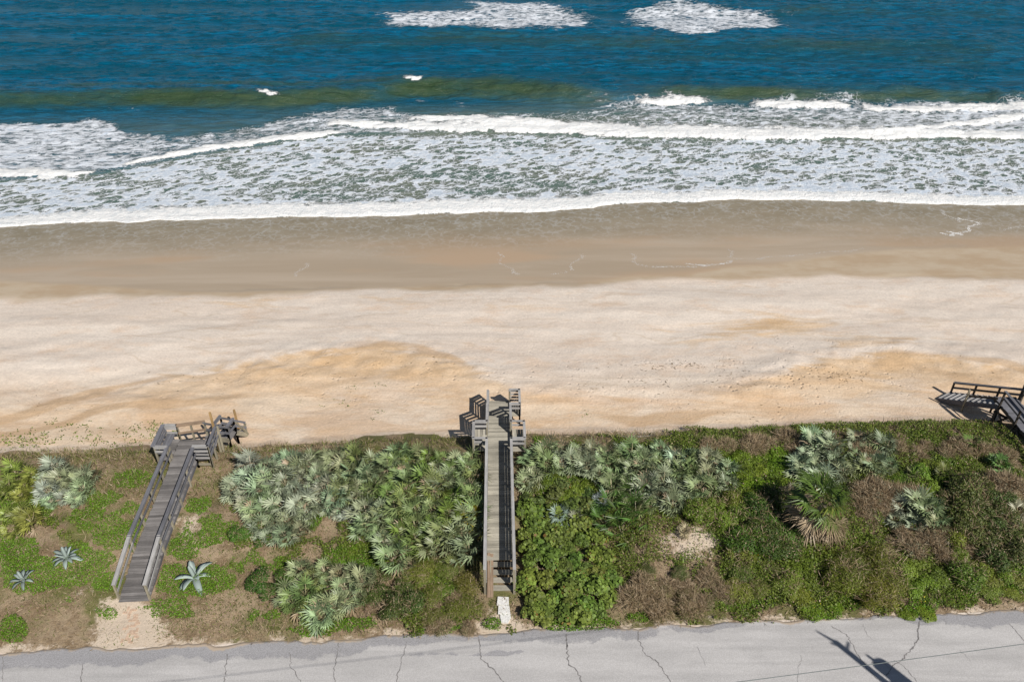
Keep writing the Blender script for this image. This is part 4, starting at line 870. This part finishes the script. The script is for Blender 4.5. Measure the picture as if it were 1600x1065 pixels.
# agaves
def agave(px, py, s, label, seed):
    p = G(px, py); r = empty('agave', p, label, 'agave', 'agaves near the left walkway'); rng = np.random.default_rng(seed); n = 13 + (seed % 3) * 2; r.rotation_euler = (.06 * (seed - 32), .05, seed * 1.3)
    for i in range(n):
        a = i * 2.39996 + rng.normal() * .22; e = .12 + 1.15 * (i / n) ** 1.3 + rng.normal() * .05; L = s * (1.0 - .25 * (i / n)) * rng.uniform(.85, 1.1)
        side = np.array([-math.sin(a), math.cos(a), 0]); V = []; Fc = []; st = 9
        for j in range(st + 1):
            t = j / st; ee = e - .55 * t * t * (1 - e * .5); rr = L * t; x = math.cos(a) * (math.cos(e) * rr * .98); y = math.sin(a) * (math.cos(e) * rr * .98); z = .04 + math.sin(e) * rr - .22 * L * t ** 3 * (1.1 - e * .6) + .12 * L * math.sin(t * 3.14) * (1 - e * .5)
            w = L * .135 * (.62 + 1.3 * t) * max(0, (1 - t)) ** .62 * 1.15 + .002; c = np.array([x, y, max(z, .015)])
            V += [c - side * w + [0, 0, w * .45], c, c + side * w + [0, 0, w * .45], c - [0, 0, .02 * (1 - t)]]
        for j in range(st):
            b = 4 * j
            for q in range(2): Fc.append([b + q, b + q + 1, b + q + 5, b + q + 4])
            Fc.append([b, b + 4, b + 7, b + 3]); Fc.append([b + 3, b + 7, b + 6, b + 2])
        me = mk_mesh('leaf', V, Fc, dict(cv=np.full(len(Fc), rng.random()), dead=np.zeros(len(Fc)), hue=np.zeros(len(Fc))), True); me.materials.append(M['agave'])
        o = bpy.data.objects.new('leaf', me); COL.objects.link(o); o.parent = r; k_ = .7 + .12 * (seed - 31); o.color = (.33 * k_, .40 * k_, .365 * k_, 1)
agave(38, 908, .78, 'smallest blue agave at the far left above the bright green patch', 31)
agave(105, 873, .9, 'middle blue agave standing left of the left walkway', 32)
agave(305, 903, 1.12, 'largest pale blue agave just right of the left walkway ramp', 33)

# ------------------------------------------------------------------ ground cover (nobody could count it)
def free(x, y):     # keep the walkways clear
    a = (np.abs(x - cx(y)) < .78) & (y > 24.6) & (y < 41); b = (np.abs(x - lx(y)) < .85) & (y > 24.1) & (y < 38)
    c = (x > 29.5) & (x < 31.4); return ~(a | b | c)
def scatter(n, seed, y0=22.9, y1=37.2):
    rng = np.random.default_rng(seed); x = rng.uniform(-33, 35, n); yy = rng.uniform(y0, y1, n); y = yy + SL * x; return x, y, yy, rng
def gdens(x, y, z):
    px, py = proj(x, y, z); return px, py
def blades(name, n, seed, densf, L, W, col, label, lean=.7, hues=.4, y1=37.8, mat='leaf', dead=.5):
    x, y, yy, rng = scatter(n, seed, 22.8, y1); z = T(x, y); px, py = proj(x, y, z)
    k = (rng.random(n) < densf(px, py, x, y, yy)) & free(x, y) & (yy + fbm(x * .4 + 5, y * .4, 4) * 1.2 < 36.9); x, y, z = x[k], y[k], z[k]; n = len(x)
    # tufts
    c = np.stack([x, y, z - .01], -1); d = unit(np.stack([rng.normal(size=n) * lean, rng.normal(size=n) * lean, np.full(n, 1.0)], -1)); nr = unit(rng.normal(size=(n, 3)) * [1, 1, .3] + [0, -.3, .4])
    patch = np.clip(.5 + fbm(x * .6 + seed, y * .6, 3) * .9, 0, 1)
    V = leaf_quads(c, d, nr, L * (.4 + rng.random(n)), W * (.6 + .8 * rng.random(n))); de = (rng.random(n) < dead * (1.25 - patch)) * 1.0
    me = mk_mesh(name, V, qf(n), dict(cv=rng.random(n), dead=de, hue=rng.random(n))); me.materials.append(M[mat]); o = link(name, me); o.color = (*col, 1); tag(o, label, name.replace('_', ' '), kind='stuff'); return o
def d_left(px, py): return sst(360, 300, px)
def f_grass(px, py, x, y, yy):
    n = np.clip(.55 + fbm(x * .35 + 3, y * .35, 4) * 1.1, 0, 1)
    lawn = blob(px, py, 370, 940, 130, 60) + blob(px, py, 330, 760, 60, 60) * .6
    b = np.clip(blob(px, py, 205, 975, 60, 45) + blob(px, py, 1085, 848, 66, 38) * .75 + .7 * blob(px, py, 300, 820, 40, 50), 0, 1)
    return np.clip((n * .95 + lawn) * (1 - b) * sst(22.85, 23.6, yy + fbm(x, y, 2) * .4), 0, 1)
blades('short_grass', 230000, 71, f_grass, .17, .022, (.105, .135, .022), 'short olive grass and weeds over the dune', .9, dead=.45)
def f_tall(px, py, x, y, yy):
    crest = sst(34.4, 35.6, yy) * .9; tl = blob(px, py, 180, 730, 210, 55) * 1.0 + blob(px, py, 200, 800, 120, 50) * .8
    rt = .9 * sst(960, 1000, px) * np.clip(.5 + fbm(x * .3, y * .3, 3), 0, 1); md = .6 * blob(px, py, 680, 985, 120, 30) + .6 * blob(px, py, 500, 990, 150, 25)
    b = np.clip(blob(px, py, 1090, 850, 75, 40) * 1.3 + blob(px, py, 205, 975, 70, 50), 0, 1)
    n = np.clip(.5 + fbm(x * .8, y * .8, 3), .1, 1); return np.clip((crest + tl + rt + md) * n * (1 - b), 0, 1)
blades('dune_grass', 120000, 72, f_tall, .42, .022, (.14, .15, .035), 'taller tufted dune grass and dead stems along the crest and right side', .75, dead=.8)
blades('dead_litter', 90000, 73, lambda px, py, x, y, yy: (1 - np.clip(.9 * blob(px, py, 1085, 848, 60, 32), 0, .6)) * np.clip(.35 + sst(960, 1000, px) * .4 + fbm(x * .4 + 8, y * .4, 3) * .8 - blob(px, py, 205, 975, 60, 45), 0, 1) * sst(22.6, 23.1, yy), .30, .025, (.2, .15, .08), 'dry brown stems and leaf litter lying between the plants', 3.5, dead=1.5)
# green creeper patches
PATCH = [(205, 750, 28, 14, 1), (235, 850, 40, 26, 1), (180, 835, 40, 26, .9), (60, 900, 45, 30, 1), (20, 980, 22, 22, 1), (130, 880, 60, 30, .7), (170, 912, 22, 16, 1), (40, 800, 60, 30, .6), (30, 860, 50, 30, .7), (165, 955, 26, 22, .6), (90, 940, 60, 25, .3),
         (290, 855, 26, 30, .8), (330, 845, 28, 20, .7), (275, 905, 38, 26, .9), (320, 910, 40, 30, .75), (268, 950, 40, 20, .6), (340, 820, 26, 20, .5), (150, 800, 90, 40, .5), (250, 815, 20, 15, .4), (310, 790, 25, 18, .4), (400, 960, 50, 20, .3), (490, 815, 14, 16, 1), (355, 830, 40, 20, .6),
         (560, 870, 60, 22, .8), (640, 890, 50, 25, .8), (700, 940, 60, 40, .5), (560, 975, 60, 16, .6), (700, 985, 60, 10, .6), (768, 978, 16, 12, 1), (905, 975, 60, 10, .7), (660, 860, 40, 20, .5), (480, 985, 60, 10, .4), (420, 880, 60, 30, .4),
         (1010, 850, 40, 40, .35), (1150, 830, 60, 40, .9), (1200, 740, 60, 50, 1), (1180, 900, 60, 40, .9), (1160, 940, 50, 16, .8), (1290, 960, 26, 14, 1), (1240, 870, 60, 30, .6), (1300, 830, 60, 40, .5), (1380, 760, 70, 50, .7), (1450, 700, 60, 30, .6), (1540, 730, 60, 40, .7), (1440, 890, 70, 40, .9),
         (1440, 950, 26, 16, 1), (1560, 900, 60, 40, .7), (1500, 930, 60, 20, .5), (1340, 940, 60, 20, .6), (1090, 790, 60, 30, .9), (1120, 700, 80, 25, .7), (900, 750, 60, 30, .9), (1000, 720, 100, 40, .5), (1000, 965, 22, 8, .8), (840, 700, 20, 16, .5), (1060, 880, 40, 40, .4), (1350, 700, 90, 30, .6), (1520, 810, 60, 50, .9)]
def creeper(name, n, seed, L, col, label, patches, flower=False, lift=.10, thr=.40):
    x, y, yy, rng = scatter(n, seed, 22.7, 37.4); z = T(x, y); px, py = proj(x, y, z); dn = np.zeros(n)
    for a, b, c, d, e in patches: dn = np.maximum(dn, e * blob(px, py, a, b, c * 1.15, d * 1.15) * 1.1)
    nn = fbm(x * 1.1 + 11, y * 1.1, 4) * .5; k = (dn + nn > thr) & (dn > .12) & free(x, y) & (rng.random(n) < .85) & (rng.random(n) > .95 * blob(px + 14 * fbm(x, y, 3), py, 1085, 848, 66, 36)) & (yy + fbm(x * .5, y * .5, 4) * 1.3 < 36.9)
    x, y, z, dn = x[k], y[k], z[k], dn[k]; n = len(x); h = lift * np.clip(dn * 1.5, .2, 1) * rng.random(n)
    mound = np.clip(fbm(x * 1.8, y * 1.8, 2) * .6 + .5, 0, 1) * lift * 1.5 * np.clip(dn * 2 - .4, 0, 1)
    c = np.stack([x, y, z + h + mound + .015], -1); nr = unit(rng.normal(size=(n, 3)) * .45 + [0, 0, 1]); d = unit(np.cross(nr, rng.normal(size=(n, 3))))
    V = leaf_quads(c, d, nr, L * (.6 + .8 * rng.random(n)), L * .75 * (.6 + .8 * rng.random(n)), .12)
    me = mk_mesh(name, V, qf(n), dict(cv=rng.random(n), dead=(rng.random(n) < .03) * 1.0, hue=rng.random(n))); me.materials.append(M['flower'] if flower else M['leaf']); o = link(name, me); o.color = (*col, 1); tag(o, label, name.replace('_', ' '), kind='stuff')
M['flower'] = plain('yellow_petal', (.75, .6, .05))
creeper('creeping_vine', 1000000, 81, .066, (.10, .19, .012), 'bright green creeping beach plants in patches over the dune', PATCH)
creeper('undergrowth', 480000, 82, .09, (.105, .14, .018), 'dull green leafy undergrowth between the shrubs', [(1300, 790, 340, 180, .8), (1000, 800, 200, 130, .55), (560, 830, 210, 90, .45), (640, 950, 160, 60, .5), (60, 800, 110, 80, .4)], lift=.22)
creeper('yellow_flowers', 16000, 83, .055, (.6, .5, .05), 'tiny yellow flowers sprinkled over the green patches', [(1440, 945, 26, 18, .8), (1290, 945, 26, 20, .8), (650, 890, 60, 30, .5), (1180, 870, 70, 50, .45), (1440, 890, 80, 40, .45), (1540, 820, 60, 60, .3), (1100, 830, 60, 40, .35), (1300, 750, 60, 40, .3)], True, .28, .62)
# plants creeping out onto the sand at the upper left, and tiny weeds on the beach
def beachpl(name, spots, seed, label, L=.10):
    rng = np.random.default_rng(seed); C_ = []
    for (a, b, rx, ry, n) in spots:
        for i in range(n):
            px = a + rng.normal() * rx * .5; py = b + rng.normal() * ry * .5; p = G(px, py)
            for q in range(rng.integers(3, 9)): C_.append((p.x + rng.normal() * .13, p.y + rng.normal() * .10, p.z + .03 + rng.random() * .05))
    c = np.array(C_); n = len(c); nr = unit(rng.normal(size=(n, 3)) * .5 + [0, 0, 1]); d = unit(np.cross(nr, rng.normal(size=(n, 3))))
    me = mk_mesh(name, leaf_quads(c, d, nr, L * (.6 + .8 * rng.random(n)), L * .8 * (.6 + .8 * rng.random(n)), .1), qf(n), dict(cv=rng.random(n), dead=(rng.random(n) < .1) * 1.0, hue=rng.random(n)))
    me.materials.append(M['leaf']); o = link(name, me); o.color = (.12, .17, .02, 1); tag(o, label, name.replace('_', ' '), kind='stuff')
beachpl('beach_creeper', [(30, 690, 60, 12, 60), (90, 662, 26, 14, 10), (145, 683, 40, 16, 26), (130, 663, 20, 12, 7), (228, 677, 50, 14, 40), (246, 665, 26, 8, 12), (60, 680, 30, 12, 12), (200, 695, 40, 8, 12)], 91, 'sparse green plants creeping onto the sand at the upper left')
beachpl('beach_weed', [(535, 628, 8, 8, 5), (555, 606, 8, 6, 4), (590, 645, 14, 7, 6), (502, 634, 4, 3, 2), (915, 650, 8, 5, 4), (470, 628, 3, 2, 1), (600, 603, 10, 3, 3)], 92, 'a few tiny weeds on the open sand', .07)
# drift litter on the sand
rng = np.random.default_rng(96); C_ = []
for (a, b, rx, ry, n) in [(1050, 572, 110, 8, 90), (1180, 590, 100, 16, 60), (1320, 588, 70, 16, 60), (1020, 600, 120, 20, 50), (300, 590, 180, 20, 30), (600, 560, 160, 16, 30), (90, 640, 80, 20, 14), (1500, 580, 70, 20, 20), (1150, 645, 120, 20, 24), (1210, 528, 6, 3, 5), (1540, 640, 40, 20, 6)]:
    for i in range(n): p = G(a + rng.normal() * rx * .5, b + rng.normal() * ry * .5); C_.append((p.x, p.y, p.z + .012))
c = np.array(C_); n = len(c); d = unit(rng.normal(size=(n, 3)) * [1, .35, .06]); nr = np.tile([0, 0, 1.0], (n, 1))
me = mk_mesh('driftweed', leaf_quads(c, d, nr, rng.uniform(.06, .32, n), rng.uniform(.03, .07, n)), qf(n), dict(cv=rng.random(n), dead=np.zeros(n), hue=rng.random(n))); me.materials.append(M['leaf']); o = link('driftweed', me); o.color = (.16, .11, .06, 1); tag(o, 'scattered bits of dark drift weed and twigs on the dry sand', 'driftweed', kind='stuff')
print('PLANTS', len(PLACED))
from collections import Counter
for l_, n_ in Counter(l for l, o in PLACED).items(): print(n_, l_)
